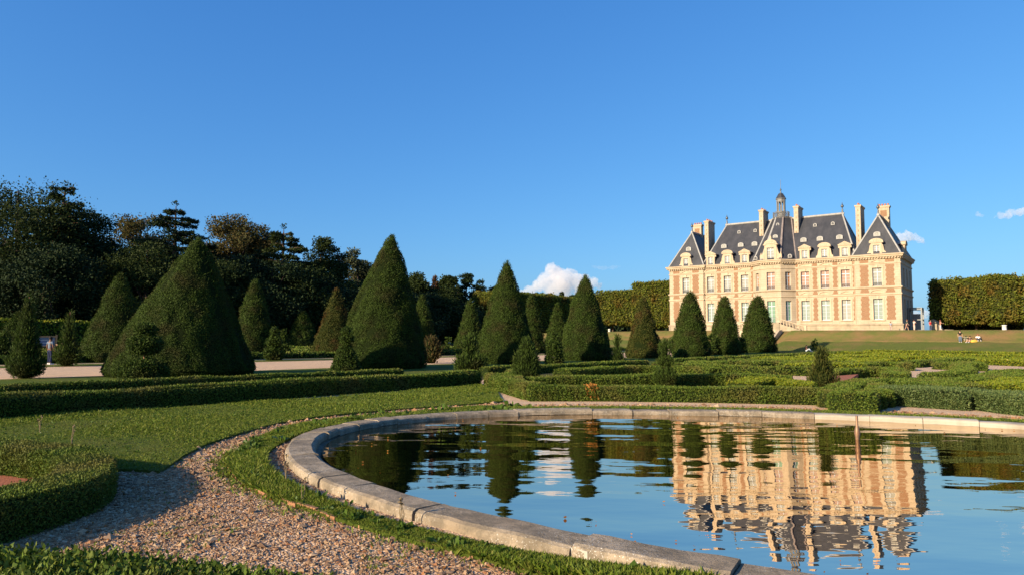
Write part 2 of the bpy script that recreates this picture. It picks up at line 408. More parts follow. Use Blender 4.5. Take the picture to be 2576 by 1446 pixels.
def hedge(name, path, w, h, mat, label, group=None, core='box_core', smooth=True, closed=False, cover=1.5, seed=0, lo=.026, lk=.0021, hn=.03, cat='hedge', ragged=.05, zb=0.0):
    """clipped hedge along a ground line: dark inside, leaves over top, sides and ends"""
    g = np.random.default_rng(seed + 11)
    P = np.asarray([q[:2] for q in path], float)
    if smooth: P = smooth_path(P, .3, closed)
    if closed: P = np.vstack([P, P[:1]])
    T = np.gradient(P, axis=0); T /= np.linalg.norm(T, axis=1)[:, None] + 1e-9
    S = np.stack([T[:, 1], -T[:, 0]], 1)
    c0 = P.mean(0)
    L0 = leafsize(max(2.0, float(np.min(np.linalg.norm(P, axis=1)))), lo, lk); h = h - .55 * L0     # the shoots stand above the clipped line
    mb = MB(); iw, ih = w / 2 - .035, h - .035
    prof = [(-1, 0), (-1, .8), (-.86, 1), (.86, 1), (1, .8), (1, 0)]
    V = np.concatenate([np.stack([P[:, 0] + S[:, 0] * iw * u - c0[0], P[:, 1] + S[:, 1] * iw * u - c0[1], np.full(len(P), ih * v + zb)], 1)[:, None, :] for u, v in prof], 1).reshape(-1, 3)
    V[:, 2] += wob(V + np.array([*c0, 0]), 1.1, seed) * hn * (V[:, 2] > zb + .05)
    i = np.arange(len(P) - 1)[:, None]; k = np.arange(5)[None, :]
    Fc = np.stack([i * 6 + k, i * 6 + k + 1, (i + 1) * 6 + k + 1, (i + 1) * 6 + k], -1).reshape(-1, 4)
    mb.add(V, Fc, 0, True)
    if not closed:
        mb.poly(V[:6], 0); mb.poly(V[-6:][::-1], 0)
    # leaves
    seg = np.linalg.norm(np.diff(P, axis=0), axis=1); tot = seg.sum()
    dist = max(2.0, float(np.min(np.linalg.norm(P, axis=1))))
    per = w + 2 * h
    cs = np.concatenate([[0], np.cumsum(seg)])
    nl = int(tot / 2) + 1                                   # leaf size follows the distance piece by piece
    VV, NN, LL = [], [], []
    for q in range(nl):
        s0, s1 = tot * q / nl, tot * (q + 1) / nl
        pm = np.array([np.interp((s0 + s1) / 2, cs, P[:, 0]), np.interp((s0 + s1) / 2, cs, P[:, 1])])
        L = leafsize(np.linalg.norm(pm), lo, lk)
        n = int((s1 - s0) * per * cover / (L * L * .30)); n = min(n, 24000)
        s = g.uniform(s0, s1, n); u = g.uniform(0, per, n)
        px = np.interp(s, cs, P[:, 0]); py = np.interp(s, cs, P[:, 1]); sx = np.interp(s, cs, S[:, 0]); sy = np.interp(s, cs, S[:, 1])
        left, right = u < h, u > h + w
        off = np.where(left, -w / 2, np.where(right, w / 2, u - h - w / 2))
        zz = np.where(left, u, np.where(right, per - u, h))
        off *= np.where(zz > h * .82, 1 - .10 * np.clip((zz / h - .82) / .18, 0, 1), 1)
        nr = np.where(left, -1., np.where(right, 1., 0.))
        VV.append(np.stack([px + sx * off, py + sy * off, zz], 1)); NN.append(np.stack([sx * nr, sy * nr, np.where(nr == 0, 1., .1)], 1)); LL.append(np.full(n, L))
    if not closed:
        for e, sg in ((0, -1), (-1, 1)):
            L = leafsize(np.linalg.norm(P[e]), lo, lk); n = int(w * h * cover / (L * L * .3)) + 4
            o = g.uniform(-w / 2, w / 2, n); z = g.uniform(0, h, n)
            VV.append(np.stack([P[e, 0] + S[e, 0] * o, P[e, 1] + S[e, 1] * o, z], 1)); NN.append(np.tile([T[e, 0] * sg, T[e, 1] * sg, .1], (n, 1))); LL.append(np.full(n, L))
    VV = np.concatenate(VV); NN = np.concatenate(NN); LL = np.concatenate(LL)
    d = wob(VV, 2.2, seed + 1) * ragged * .6 + g.normal(size=len(VV)) * ragged * .35
    VV = VV + NN * d[:, None]; VV[:, 2] = np.maximum(VV[:, 2], .01)
    VV[:, 2] += (wob(VV, 1.1, seed) * hn) * (VV[:, 2] > .05) + zb
    VV[:, :2] -= c0
    mb.add(*leaves(VV, NN, LL, g, .6, .3, .65, flat=.5), 1)
    return mb.build(name, [M[core], M[mat]], loc=(c0[0], c0[1], 0), label=label, cat=cat, group=group)

def revolve_foliage(mb, prof, g, L, cx=0, cy=0, z0=0, cover=1.4, amp=.05, fs=1.6, seed=0, core=0, leaf=1, out=.7, up=.3, jit=.7, wide=.5, seg=28, inset=None, flat=.3, lump=0.0):
    """clipped shape of revolution: prof = [(radius, height) ...] bottom to top"""
    prof = np.asarray(prof, float); ins = L * .6 if inset is None else inset
    an = np.arange(seg) * 2 * math.pi / seg
    ring = []
    for r, z in prof:
        q = np.stack([np.cos(an) * max(r - ins, .01), np.sin(an) * max(r - ins, .01), np.full(seg, z - (ins if z == prof[-1][1] else 0))], 1)
        q *= (1 + amp * .5 * wob(q + seed, fs, seed)[:, None] * np.array([1, 1, 0])); ring.append(q)
    V = np.concatenate(ring) + np.array([cx, cy, z0]); i = np.arange(seg); j = (i + 1) % seg
    Fc = np.concatenate([np.stack([k * seg + i, k * seg + j, (k + 1) * seg + j, (k + 1) * seg + i], 1) for k in range(len(prof) - 1)])
    mb.add(V, Fc, core, True)
    mb.poly(V[-seg:], core)
    ds = np.hypot(np.diff(prof[:, 0]), np.diff(prof[:, 1])); ar = ds * (prof[1:, 0] + prof[:-1, 0]) * math.pi
    n = int(ar.sum() * cover / (L * L * .28)); n = min(max(n, 30), 170000)
    k = g.choice(len(ar), n, p=ar / ar.sum()); u = g.uniform(0, 1, n)
    r0, r1 = prof[k, 0], prof[k + 1, 0]
    # equal density over each frustum
    u = np.where(np.abs(r1 - r0) > 1e-6, (np.sqrt(r0 ** 2 + u * (r1 ** 2 - r0 ** 2)) - r0) / np.where(np.abs(r1 - r0) > 1e-6, r1 - r0, 1), u)
    r = r0 + (r1 - r0) * u; z = prof[k, 1] + (prof[k + 1, 1] - prof[k, 1]) * u
    th = g.uniform(0, 2 * math.pi, n)
    nz = -(r1 - r0) / ds[k]; nr = (prof[k + 1, 1] - prof[k, 1]) / ds[k]
    N = np.stack([np.cos(th) * nr, np.sin(th) * nr, nz], 1)
    P = np.stack([np.cos(th) * r, np.sin(th) * r, z], 1)
    P += N * ((wob(P + seed, fs, seed) * amp * .5 * r) + (wob(P, fs * 5, seed + 3) - .2) * L * lump + g.normal(size=n) * L * .35)[:, None]
    P += np.array([cx, cy, z0]); P[:, 2] = np.maximum(P[:, 2], .01)
    mb.add(*leaves(P, N, L, g, out, up, jit, wide, flat), leaf)
    return mb
# ================================================================== GROUND
PC = np.array([5.57, 9.57]); PU = np.array([.933, -.36]); PV = np.array([.36, .933]); PA, PB = 9.42, 6.10
def ell(t, d=0.0):
    """pool outline pushed out by d metres"""
    t = np.asarray(t, float); c, s = np.cos(t), np.sin(t)
    p = PC + (PA * c)[..., None] * PU + (PB * s)[..., None] * PV
    n = (PB * c)[..., None] * PU + (PA * s)[..., None] * PV
    return p + d * n / np.linalg.norm(n, axis=-1)[..., None]
NT = 144
AN = np.arange(NT) * 2 * math.pi / NT
def polar(radii, zf):
    """sheet with a hole for the basin; radii = distance outside the rim"""
    V = []
    for d in radii:
        p = ell(AN, d); V.append(np.stack([p[:, 0], p[:, 1], zf(p)], 1))
    V = np.concatenate(V); i = np.arange(NT); j = (i + 1) % NT
    return V, np.concatenate([np.stack([k * NT + i, k * NT + j, (k + 1) * NT + j, (k + 1) * NT + i], 1) for k in range(len(radii) - 1)])
def low(p):
    b = p @ NX; return .35 * np.clip((b - 75) / 29, 0, 1)
rad = np.concatenate([[-.2], np.geomspace(.5, 5000, 70)])
MB().add(*polar(rad, low), 0, True).build('ground', M['ground'], kind='structure', label='dry green parkland ground around the garden')

# gravel: everything between the front hedge line and the far right of the parterre
def to_rect(t, a0, a1, b0, b1):
    o = np.array(ab(PC)); q = ell(t) - PC; d = np.stack([q @ TX, q @ NX], 1)
    k = np.full(len(d), 1e9)
    for ax, lo_, hi_ in ((0, a0, a1), (1, b0, b1)):
        with np.errstate(divide='ignore'):
            kk = np.where(d[:, ax] > 0, (hi_ - o[ax]) / d[:, ax], (lo_ - o[ax]) / d[:, ax])
        k = np.minimum(k, kk)
    return PC + d[:, :1] * k[:, None] * TX + d[:, 1:] * k[:, None] * NX
inner, outer = ell(AN, -.2), to_rect(AN, -18.6, 62, -34, 101)
V = []
for u in np.linspace(0, 1, 26) ** 1.6:
    p = inner + (outer - inner) * u; V.append(np.stack([p[:, 0], p[:, 1], low(p) + .008], 1))
i = np.arange(NT); j = (i + 1) % NT
MB().add(np.concatenate(V), np.concatenate([np.stack([k * NT + i, k * NT + j, (k + 1) * NT + j, (k + 1) * NT + i], 1) for k in range(25)])).build(
    'gravel_path', M['gravel'], kind='structure', label='flint gravel path round the pool and under the box parterre')

def strip(name, a0, a1, b0, b1, z, mat, label, nb=60):
    bb = np.linspace(b0, b1, nb); V = []
    for b in bb:
        zz = .35 * np.clip((b - 75) / 29, 0, 1) + z; V += [W(a0, b, zz), W(a1, b, zz)]
    i = np.arange(nb - 1)
    return MB().add(V, np.stack([2 * i, 2 * i + 1, 2 * i + 3, 2 * i + 2], 1)).build(name, mat, kind='structure', label=label)
strip('gravel_walk', -43.4, -31.9, -40, 104, .012, M['gravel'], 'straight gravel walk between the two rows of yew cones')
strip('gravel_walk', -47.6, -46.3, -40, 104, .012, M['gravel'], 'narrow gravel line beyond the far grass verge')
strip('verge', -31.9, -21.6, -40, 104, .030, M['lawn'], 'mown grass verge under the near row of yew cones')
strip('verge', -46.3, -43.4, -40, 104, .030, M['lawn'], 'narrow grass verge along the far side of the walk')
strip('soil_bed', -21.6, -18.6, -40, 104, .014, M['ground'], 'bare bed between the two long box hedges')

# grass bank and terrace in front of the mansion
av = np.unique(np.concatenate([np.linspace(-260, -60, 41), np.linspace(-60, -46, 15), np.linspace(-46, -30, 49), np.linspace(-30, 70, 51), np.linspace(70, 300, 12)]))
bv = np.unique(np.concatenate([np.linspace(102, 104, 3), np.linspace(104, 117, 40), np.linspace(117, 150, 8), [180, 240, 330, 600]]))
A_, B_ = np.meshgrid(av, bv)
Z_ = terr(A_, B_) + .02 * (B_ > 103); Z_[0] = .1
Z_ += wob(np.stack([A_.ravel(), B_.ravel(), 0 * A_.ravel()], 1), .7, 3).reshape(Z_.shape) * .05 * ((B_ > 104.5) & (B_ < 115))
V = A_.ravel()[:, None] * np.append(TX, 0) + B_.ravel()[:, None] * np.append(NX, 0); V[:, 2] = Z_.ravel()
na = len(av); i, j = np.meshgrid(np.arange(na - 1), np.arange(len(bv) - 1))
Fc = np.stack([j * na + i, j * na + i + 1, (j + 1) * na + i + 1, (j + 1) * na + i], -1).reshape(-1, 4)
bm_ = bv[Fc[:, 0] // na]
dry = bm_ > 110.6
mb = MB(); mb.add(V, Fc[~dry], 0, True); mb.add(V, Fc[dry], 1, True)
mb.build('grass_bank', [M['bank'], M['bank_dry']], kind='structure', label='two-step grass bank and terrace below the mansion')

# near lawn left of the pool, turf strip along the rim
lawn_px = [(1203, 963), (1250, 982), (1265, 1010), (1180, 1016), (1100, 1022), (1000, 1029), (900, 1038), (800, 1048), (700, 1064), (600, 1091), (520, 1117),
           (462, 1146), (432, 1168), (400, 1186), (330, 1182), (200, 1180), (0, 1190), (-300, 1190), (-500, 1120), (-300, 1068), (0, 1046), (300, 1031), (680, 1008), (900, 994), (1100, 975)]
strip_px = [(1290, 1020), (1100, 1034), (900, 1048), (760, 1068), (660, 1097), (600, 1128), (580, 1160), (590, 1195), (620, 1222), (680, 1250), (800, 1292),
            (980, 1348), (1200, 1405), (1330, 1443), (1500, 1490), (1700, 1545)]
lawn_w = np.array([gp(*p, .03) for p in lawn_px]); lw0 = lawn_w.copy()
strip_out = smooth_path([gp(*p, .02)[:2] for p in strip_px], .25)
def rim_t(p):
    q = p - PC; return np.arctan2(q @ PV / PB, q @ PU / PA)
gap_w = np.interp(np.arange(len(strip_out)), [0, 18, 30, 40, 50, 62, 90, len(strip_out)], [.05, .05, .16, .30, .20, .05, .06, .04])
strip_in = np.array([ell(rim_t(p), g_) for p, g_ in zip(strip_out, gap_w)])
strip_in = np.where(np.isfinite(strip_in), strip_in, strip_out)
strip_w = np.vstack([strip_out, strip_in[::-1]])
lw0[:, 2] = 0
MB().prism(lw0, (0, 0, .045)).build('lawn', M['lawn'], kind='structure', label='clover-flecked lawn between the long hedge and the pool path')
mb = MB(); n_ = len(strip_out); z_ = np.zeros(n_)
V = np.concatenate([np.c_[strip_out, z_ + .004], np.c_[strip_out, z_ + .04], np.c_[strip_in, z_ + .04], np.c_[strip_in, z_ + .004]])
i = np.arange(n_ - 1)
for q in range(3): mb.add(V, np.stack([q * n_ + i, q * n_ + i + 1, (q + 1) * n_ + i + 1, (q + 1) * n_ + i], 1))
mb.build('turf_strip', M['lawn'], kind='structure', label='ragged turf strip between the gravel path and the pool coping')

# narrow turf line along the far side of the pool
tt = np.linspace(R(20), R(172), 70)
mb = MB()
p0, p1 = ell(tt, .02), ell(tt, .62); i = np.arange(69)
mb.add(np.concatenate([np.c_[p0, np.full(70, .10)], np.c_[p1, np.full(70, .10)], np.c_[p1, np.full(70, 0)]]), np.concatenate([np.stack([i, i + 1, i + 71, i + 70], 1), np.stack([70 + i, 71 + i, i + 141, i + 140], 1)]))
mb.build('turf_strip', M['lawn'], kind='structure', label='thin turf line behind the far coping of the pool')

PE = np.array([gp(*p) for p in [(330, 1182), (420, 1172), (460, 1146), (520, 1118), (600, 1092), (700, 1068), (800, 1053), (900, 1043), (1000, 1034), (1100, 1027), (1272, 1013), (1300, 1022),
      (1100, 1033), (900, 1047), (760, 1067), (660, 1096), (600, 1127), (580, 1160), (590, 1197), (620, 1224), (680, 1252), (800, 1294), (980, 1350), (1200, 1407), (1330, 1445), (1500, 1500), (600, 1560), (-200, 1560), (-250, 1420), (-60, 1370), (90, 1290), (190, 1215)]])
# ---- blades of grass, near part only, thinning with distance
def blades(P, g, L, mat, name, label, spread=.55):
    n = len(P); L = np.asarray(L)[:, None] * g.uniform(.5, 1.5, (n, 1))
    d = g.normal(size=(n, 3)) * spread; d[:, 2] = 1; d /= np.linalg.norm(d, axis=1)[:, None]
    s = np.cross(d, g.normal(size=(n, 3))); s /= np.linalg.norm(s, axis=1)[:, None]
    bend = g.normal(size=(n, 3)) * .35; bend[:, 2] = -np.abs(bend[:, 2]) * .4
    w = L * .075 + .0016 * np.maximum(1, np.linalg.norm(P[:, :2], axis=1)[:, None] / 7)
    V = np.stack([P - s * w, P + s * w, P + d * L * .6 + s * w * .7 + bend * L * .2, P + d * L + bend * L * .7], 1).reshape(-1, 3)
    return V, np.arange(4 * n).reshape(-1, 4)
def scatter(poly, n, g, dpow=1.0, dmin=3.0):
    lo_, hi_ = poly[:, :2].min(0), poly[:, :2].max(0); out = []
    while sum(map(len, out)) < n:
        P = g.uniform(lo_, hi_, (n * 2, 2)); P = P[inpoly(P, poly)]
        d = np.linalg.norm(P, axis=1); P = P[g.uniform(0, 1, len(P)) < np.minimum(1, (dmin / d) ** dpow)]
        out.append(P)
    return np.concatenate(out)[:n]
g = np.random.default_rng(31)
mb = MB()
P = scatter(lawn_w, 150000, g, 1.0, 6.0); d = np.linalg.norm(P, axis=1)
hh = wob(np.c_[P, 0 * d], 1.5, 9); tuft = np.clip(.9 + hh * .6, .55, 1.8)
mb.add(*blades(np.c_[P, np.full(len(P), .04)], g, np.maximum(.030, d * .0027) * tuft, None, '', '', .9))
mb.build('grass', M['grass'], kind='stuff', label='short grass blades over the lawn')
mb = MB()
P = scatter(strip_w, 110000, g, 1.3, 4.2); d = np.linalg.norm(P, axis=1)
hh = wob(np.c_[P, 0 * d], 2.2, 5); tuft = np.clip(.85 + hh * .8, .25, 2.0)
mb.add(*blades(np.c_[P, np.full(len(P), .035)], g, np.where(d > 11, d * .0034, np.maximum(.075, d * .0085)) * tuft, None, '', '', .5))
pt = ell(g.uniform(R(20), R(172), 12000), 0); nn_ = (pt - PC); nn_ /= np.linalg.norm(nn_, axis=1)[:, None]
pt = pt + nn_ * g.uniform(.05, .7, (len(pt), 1)); d = np.linalg.norm(pt, axis=1)
mb.add(*blades(np.c_[pt, np.full(len(pt), .095)], g, d * .0026, None, '', '', .8))
k_ = g.integers(0, len(strip_out), 5200); pt = strip_out[k_] + g.normal(size=(5200, 2)) * .10 + wob(np.c_[strip_out[k_], 0 * k_], 3.5, 2)[:, None] * .06; d = np.linalg.norm(pt, axis=1)      # tufts creeping into the gravel
mb.add(*blades(np.c_[pt, np.full(len(pt), .01)], g, np.where(d > 11, d * .003, np.maximum(.05, d * .007)), None, '', '', .7))
pt = scatter(PE, 900, g, 1.0, 4.0); pt = pt[wob(np.c_[pt, 0 * pt[:, 0]], 2.5, 6) > .25]; pt = np.repeat(pt, 5, 0) + g.normal(size=(len(pt) * 5, 2)) * .025
mb.add(*blades(np.c_[pt, np.full(len(pt), .01)], g, np.full(len(pt), .035), None, '', '', .8))
mb.build('grass', M['grass'], kind='stuff', label='ragged grass blades along the pool rim')
mb = MB()     # broad-leaved weeds: rosettes
P = np.concatenate([scatter(strip_w, 330, g, .8, 5.0), scatter(lawn_w, 900, g, 1.0, 6.0)])
wr = np.where(np.arange(len(P)) < 330, g.lognormal(-3.35, .35, len(P)), g.uniform(.010, .022, len(P))) * np.maximum(1, np.linalg.norm(P, axis=1) / 9)
cP = np.repeat(P, 8, 0); cR = np.repeat(wr, 8)
N = g.normal(size=(len(cP), 3)); N[:, 2] = np.abs(N[:, 2]) * .6; N /= np.linalg.norm(N, axis=1)[:, None]
pos = np.c_[cP, np.full(len(cP), .05)] + N * (cR * g.uniform(.2, .9, len(cR)))[:, None] * np.array([1, 1, .8])
mb.add(*leaves(pos, N, cR * .95, g, 1.0, .3, .4, .75))
mb.build('ground_cover', M['weed'], kind='stuff', label='clover and broad-leaved weeds in the turf')

# dry stalks with seed heads, each its own plant
def stalk(p, h, label, seed):
    gg = np.random.default_rng(seed); mb = MB()
    for k in range(gg.integers(2, 4)):
        t_ = np.array([gg.normal() * .12, gg.normal() * .12, 1]) * h * gg.uniform(.7, 1.05)
        mb.tube([(0, 0, 0), t_ * .5 + gg.normal(size=3) * .01, t_], [.005, .004, .003], 5)
        mb.add(*leaves(np.tile(t_, (9, 1)), gg.normal(size=(9, 3)), .03, gg, 1, 0, .4))
    mb.build('dry_weed', M['straw'], loc=(p[0], p[1], .03), label=label, cat='weed', group='dry weed stalks')
for (x, y, h, lb), sd in zip([(720, 1215, .30, 'dry weed stalk with seed heads close by the curved coping'),
      (760, 1262, .22, 'short dry weed stalk in the turf near the shaded coping'), (1012, 1318, .26, 'thin dry weed stalk in the grass beside the near coping'),
      (232, 1030, .42, 'branching dry weed against the dark front of the long hedge'), (180, 1128, .35, 'pale dry stalk standing in the sunlit lawn'), (100, 1090, .3, 'bent pale stalk on the lawn at far left')], range(6)):
    stalk(gp(x, y, .03), h, lb, sd)

# ---- loose pebbles on the near gravel
P1 = scatter(PE, 74000, g, 1.6, 3.6); P1 = P1[g.uniform(0, 1, len(P1)) < .82 + .30 * wob(np.c_[P1, 0 * P1[:, 0]], 1.6, 12)]
tp_ = float(rim_t(gp(722, 1150)[:2])); P2 = ell(np.concatenate([tp_ + g.normal(size=2600) * .10, g.uniform(R(165), R(262), 1500)]), 0); nn_ = P2 - PC; nn_ /= np.linalg.norm(nn_, axis=1)[:, None]; P2 = P2 + nn_ * np.concatenate([g.uniform(.02, .40, 2600), g.uniform(.02, .13, 1500)])[:, None]
P3 = ell(g.uniform(R(24), R(158), 9000), 0); nn_ = P3 - PC; nn_ /= np.linalg.norm(nn_, axis=1)[:, None]; P3 = P3 + nn_ * g.uniform(.62, 2.2, (len(P3), 1))
P = np.concatenate([P1, P2, P3]); d = np.linalg.norm(P, axis=1); n = len(P)
r = np.maximum(.0085, d * .0011) * g.lognormal(-.10, .52, n)
oct_ = np.array([[1, 0, 0], [0, 1, 0], [-1, 0, 0], [0, -1, 0], [0, 0, 1], [0, 0, -1]], float)
fo = np.array([[0, 1, 4], [1, 2, 4], [2, 3, 4], [3, 0, 4], [1, 0, 5], [2, 1, 5], [3, 2, 5], [0, 3, 5]])
an = g.uniform(0, 6.28, n); ca, sa = np.cos(an), np.sin(an)
sh = g.uniform(.55, 1.25, (n, 6, 1)) * oct_[None] * np.array([1.25, .95, .6]) + g.normal(size=(n, 6, 3)) * .14
sh *= r[:, None, None]
V = np.stack([sh[..., 0] * ca[:, None] - sh[..., 1] * sa[:, None] + P[:, None, 0], sh[..., 0] * sa[:, None] + sh[..., 1] * ca[:, None] + P[:, None, 1], sh[..., 2] + (r * .25)[:, None] + .008], -1).reshape(-1, 3)
Fc = (fo[None] + (np.arange(n) * 6)[:, None, None]).reshape(-1, 3)
MB().add(V, Fc).build('gravel', M['pebble'], kind='stuff', label='loose flint pebbles on the path')

# fallen leaves on the gravel
P = scatter(PE, 260, g, 1.2, 4.0); P = np.c_[P, np.full(len(P), .025)]
N = g.normal(size=(len(P), 3)); N[:, 2] *= .25
MB().add(*leaves(P, N, .024, g, 1, 0, .3, .8)).build('fallen_leaves', M['dead'], kind='stuff', label='orange fallen leaves on the gravel')

# terracotta edging between gravel and turf
edg = empty('edging', (0, 0, 0), label='broken terracotta edging between the gravel and the turf by the pool', cat='edging'); ep = smooth_path([gp(*p)[:2] for p in strip_px[7:]], .32); g2 = np.random.default_rng(5)
for k in range(len(ep) - 1):
    if g2.uniform() < .30: continue
    q = ep[k + 1] - ep[k]; L_ = np.linalg.norm(q) * .96; a_ = math.atan2(q[1], q[0])
    h_ = g2.uniform(.035, .06)
    MB().box(0, L_, -.02, .02, -.01, h_, 0, a_ + g2.normal() * .04, ep[k] - np.array([0, .02])).build('edging_tile', M['edging'], edg)

# ================================================================== POOL
RT = .115                                                     # top of the coping
pool = empty('pool_basin', (PC[0], PC[1], 0), label='oval garden pool with a low pale stone coping', cat='pool')
def on_pool(t, d, z):
    p = ell(np.atleast_1d(t), d)[0] - PC; return np.array([p[0], p[1], z])
prof = [(0, -.02), (.0, RT - .05), (-.012, RT - .018), (-.05, RT), (-.36, RT), (-.405, RT - .02), (-.42, RT - .05), (-.42, RT - .115), (-.40, RT - .125)]
NS = 56; g3 = np.random.default_rng(3)
ts = np.linspace(0, 2 * math.pi, NS + 1)[:-1] + g3.normal(size=NS) * .010
for k in range(NS):
    t0, t1 = ts[k], ts[(k + 1) % NS] + (2 * math.pi if k == NS - 1 else 0)
    gp_ = .0004 + .0007 * g3.uniform(); u = np.linspace(t0 + gp_, t1 - gp_, 9)
    dz = g3.normal() * .009; dd = g3.normal() * .011
    V = np.array([[on_pool(a_, d_ + dd, z_ + dz) for d_, z_ in prof] for a_ in u]); m_ = len(prof)
    V = V + (wob(V.reshape(-1, 3), 9, k) * .006).reshape(V.shape[:2])[..., None] * np.array([.6, .6, 1])
    i, j = np.meshgrid(np.arange(8), np.arange(m_ - 1), indexing='ij')
    mb = MB(); mb.add(V.reshape(-1, 3), np.stack([i * m_ + j, i * m_ + j + 1, (i + 1) * m_ + j + 1, (i + 1) * m_ + j], -1).reshape(-1, 4))
    mb.poly(V[0][::-1]); mb.poly(V[-1])
    far = -.25 < math.atan2(math.sin((t0 + t1) / 2 - 1.0), math.cos((t0 + t1) / 2 - 1.0)) < 1.0 or g3.uniform() < .12
    mb.build('coping_stone', M['coping_pale'] if (t0 < R(95)) else M['coping'], pool)
mb = MB(); V = []
for d_, z_ in [(-.03, RT - .125), (-.385, RT - .125), (-.385, RT - .135), (-.50, RT - .165), (-.50, RT - .185), (-.53, RT - .2), (-.55, -.9)]:
    V += [on_pool(a_, d_, z_) for a_ in AN]
i = np.arange(NT); j = (i + 1) % NT
for q in range(6): mb.add(V, np.stack([q * NT + i, q * NT + j, (q + 1) * NT + j, (q + 1) * NT + i], 1), 0 if q < 4 else 1, True)
mb.build('basin_wall', [M['coping'], M['wetwall']], pool)
# water
WS = 0.0
V = []
for u in np.linspace(0, 1, 24):
    p = PC + (ell(AN, -.52) - PC) * max(u, .002); V.append(np.c_[p, +.012 + WS * (p[:, 1] - PC[1])])
MB().add(np.concatenate(V), np.concatenate([np.stack([k * NT + i, k * NT + j, (k + 1) * NT + j, (k + 1) * NT + i], 1) for k in range(23)]), 0, True).build(
    'water', M['water'], kind='structure', label='dark green pond water reflecting the mansion')
gl_ = np.random.default_rng(44); t_ = gl_.uniform(0, 6.283, 130); r_ = np.sqrt(gl_.uniform(.5, 1, 130)); r_[:80] = gl_.uniform(.90, .985, 80)
P = PC + (ell(t_, -.55) - PC) * r_[:, None]; P = np.c_[P, .012 + WS * (P[:, 1] - PC[1]) + .012]; N = gl_.normal(size=(130, 3)); N[:, 2] *= .05
MB().add(*leaves(P, N, .026, gl_, 1, 0, .1, .7, 1.0)).build('fallen_leaves', M['dead'], kind='stuff', label='fallen leaves floating on the pond')
fp = gp(2157, 1106, 0.0)
mb = MB(); mb.lathe([(.02, .47), (.02, .30), (.03, .28), (.045, .22), (.05, .16), (.035, .10), (.03, -.6)], 10)
mb.poly([(math.cos(q) * .02, math.sin(q) * .02, .47) for q in np.linspace(0, 6.28, 9)[:-1]])
mb.build('fountain_pipe', plain('bronze_pipe', (.22, .13, .08), .5, .4), loc=(fp[0], fp[1], -.05), label='thin bronze fountain pipe standing in the pool', cat='fountain pipe')
# plank leaning on the coping
p0, p1 = gp(1318, 1352, .08), gp(1480, 1392, .08)
q = (p1 - p0)[:2]; a_ = math.atan2(q[1], q[0])
MB().box(0, float(np.linalg.norm(q)), -.012, .012, 0, .10, 0, a_, p0[:2]).build('plank', plain('grey_plank', (.40, .36, .30), .85), label='grey weathered board laid against the foot of the coping', cat='plank')

# ================================================================== BOX HEDGES
HZ = .42
def hp(pts, z=HZ): return [gp(*p, z)[:2] for p in pts]
def hab(pts): return [W(a, b)[:2] for a, b in pts]
hedge('box_hedge', hab([(-16.9, -22), (-16.9, -8), (-16.9, 8), (-16.9, 19.6)]), .50, .48, 'box', 'long dark box hedge across the far side of the sunlit lawn', smooth=False, seed=1, lo=.03, ragged=.05)
hedge('box_hedge', hab([(-20.9, -25), (-20.9, -5), (-20.9, 19.5)]), .42, .45, 'box', 'second long box hedge running behind the one along the lawn', smooth=False, seed=2)
hedge('box_hedge', [gp(1222, 968)[:2] + np.array([.25, 0]), gp(1262, 988)[:2] + np.array([.3, .1]), gp(1330, 1009)[:2] + np.array([.25, .35])], .62, .44, 'box', 'short slanting box hedge with a sunlit face at the corner of the parterre', smooth=True, seed=3)
hedge('box_hedge', [gp(x, y)[:2] + np.array([0, .34]) for x, y in [(1330, 1009.5), (1500, 1009.5), (1700, 1012), (1900, 1015.5), (2100, 1020.5), (2255, 1026)]], .66, .42, 'box', 'long sunlit box hedge just behind the far edge of the pool', seed=4)
hedge('box_hedge', [gp(2232, 1024)[:2] + np.array([0, .5]), gp(2215, 985, .4)[:2], gp(2205, 962, .4)[:2]], .6, .42, 'box', 'hooked end of the pool-side box hedge, turning back into the parterre', seed=5)
hedge('box_hedge', hp([(2306, 982), (2345, 977), (2392, 981)], .44), 2.2, .47, 'box_grey', 'fat rounded greyish box mass beside the gravel at right of the pool', seed=6)
hedge('box_hedge', hp([(2315, 965), (2360, 959), (2410, 967)], .44), 1.5, .46, 'box', 'curved box hedge closing the back of the fat rounded mass', seed=61)
hedge('box_hedge', hp([(2468, 989), (2530, 990), (2640, 998), (2800, 1016)], .44), 1.5, .47, 'box_grey', 'greyish box hedge at the right edge, nearest the pool', seed=7)
hedge('box_hedge', hp([(2475, 966), (2540, 962), (2640, 970), (2760, 984)], .44), 1.0, .46, 'box_olive', 'box hedge with a dark pocket at the right edge', seed=8)
hedge('box_hedge', hp([(2255, 957), (2340, 951), (2450, 951), (2540, 943), (2600, 938), (2680, 950)], .44), .9, .46, 'box', 'long wavy box hedge between the gravel clearings and the rounded mass', seed=9)
hedge('box_hedge', hp([(2600, 955), (2560, 962), (2530, 958), (2560, 948), (2640, 946)], .44), .7, .46, 'box_olive', 'small looped box hedge at the far right of the parterre', seed=62)
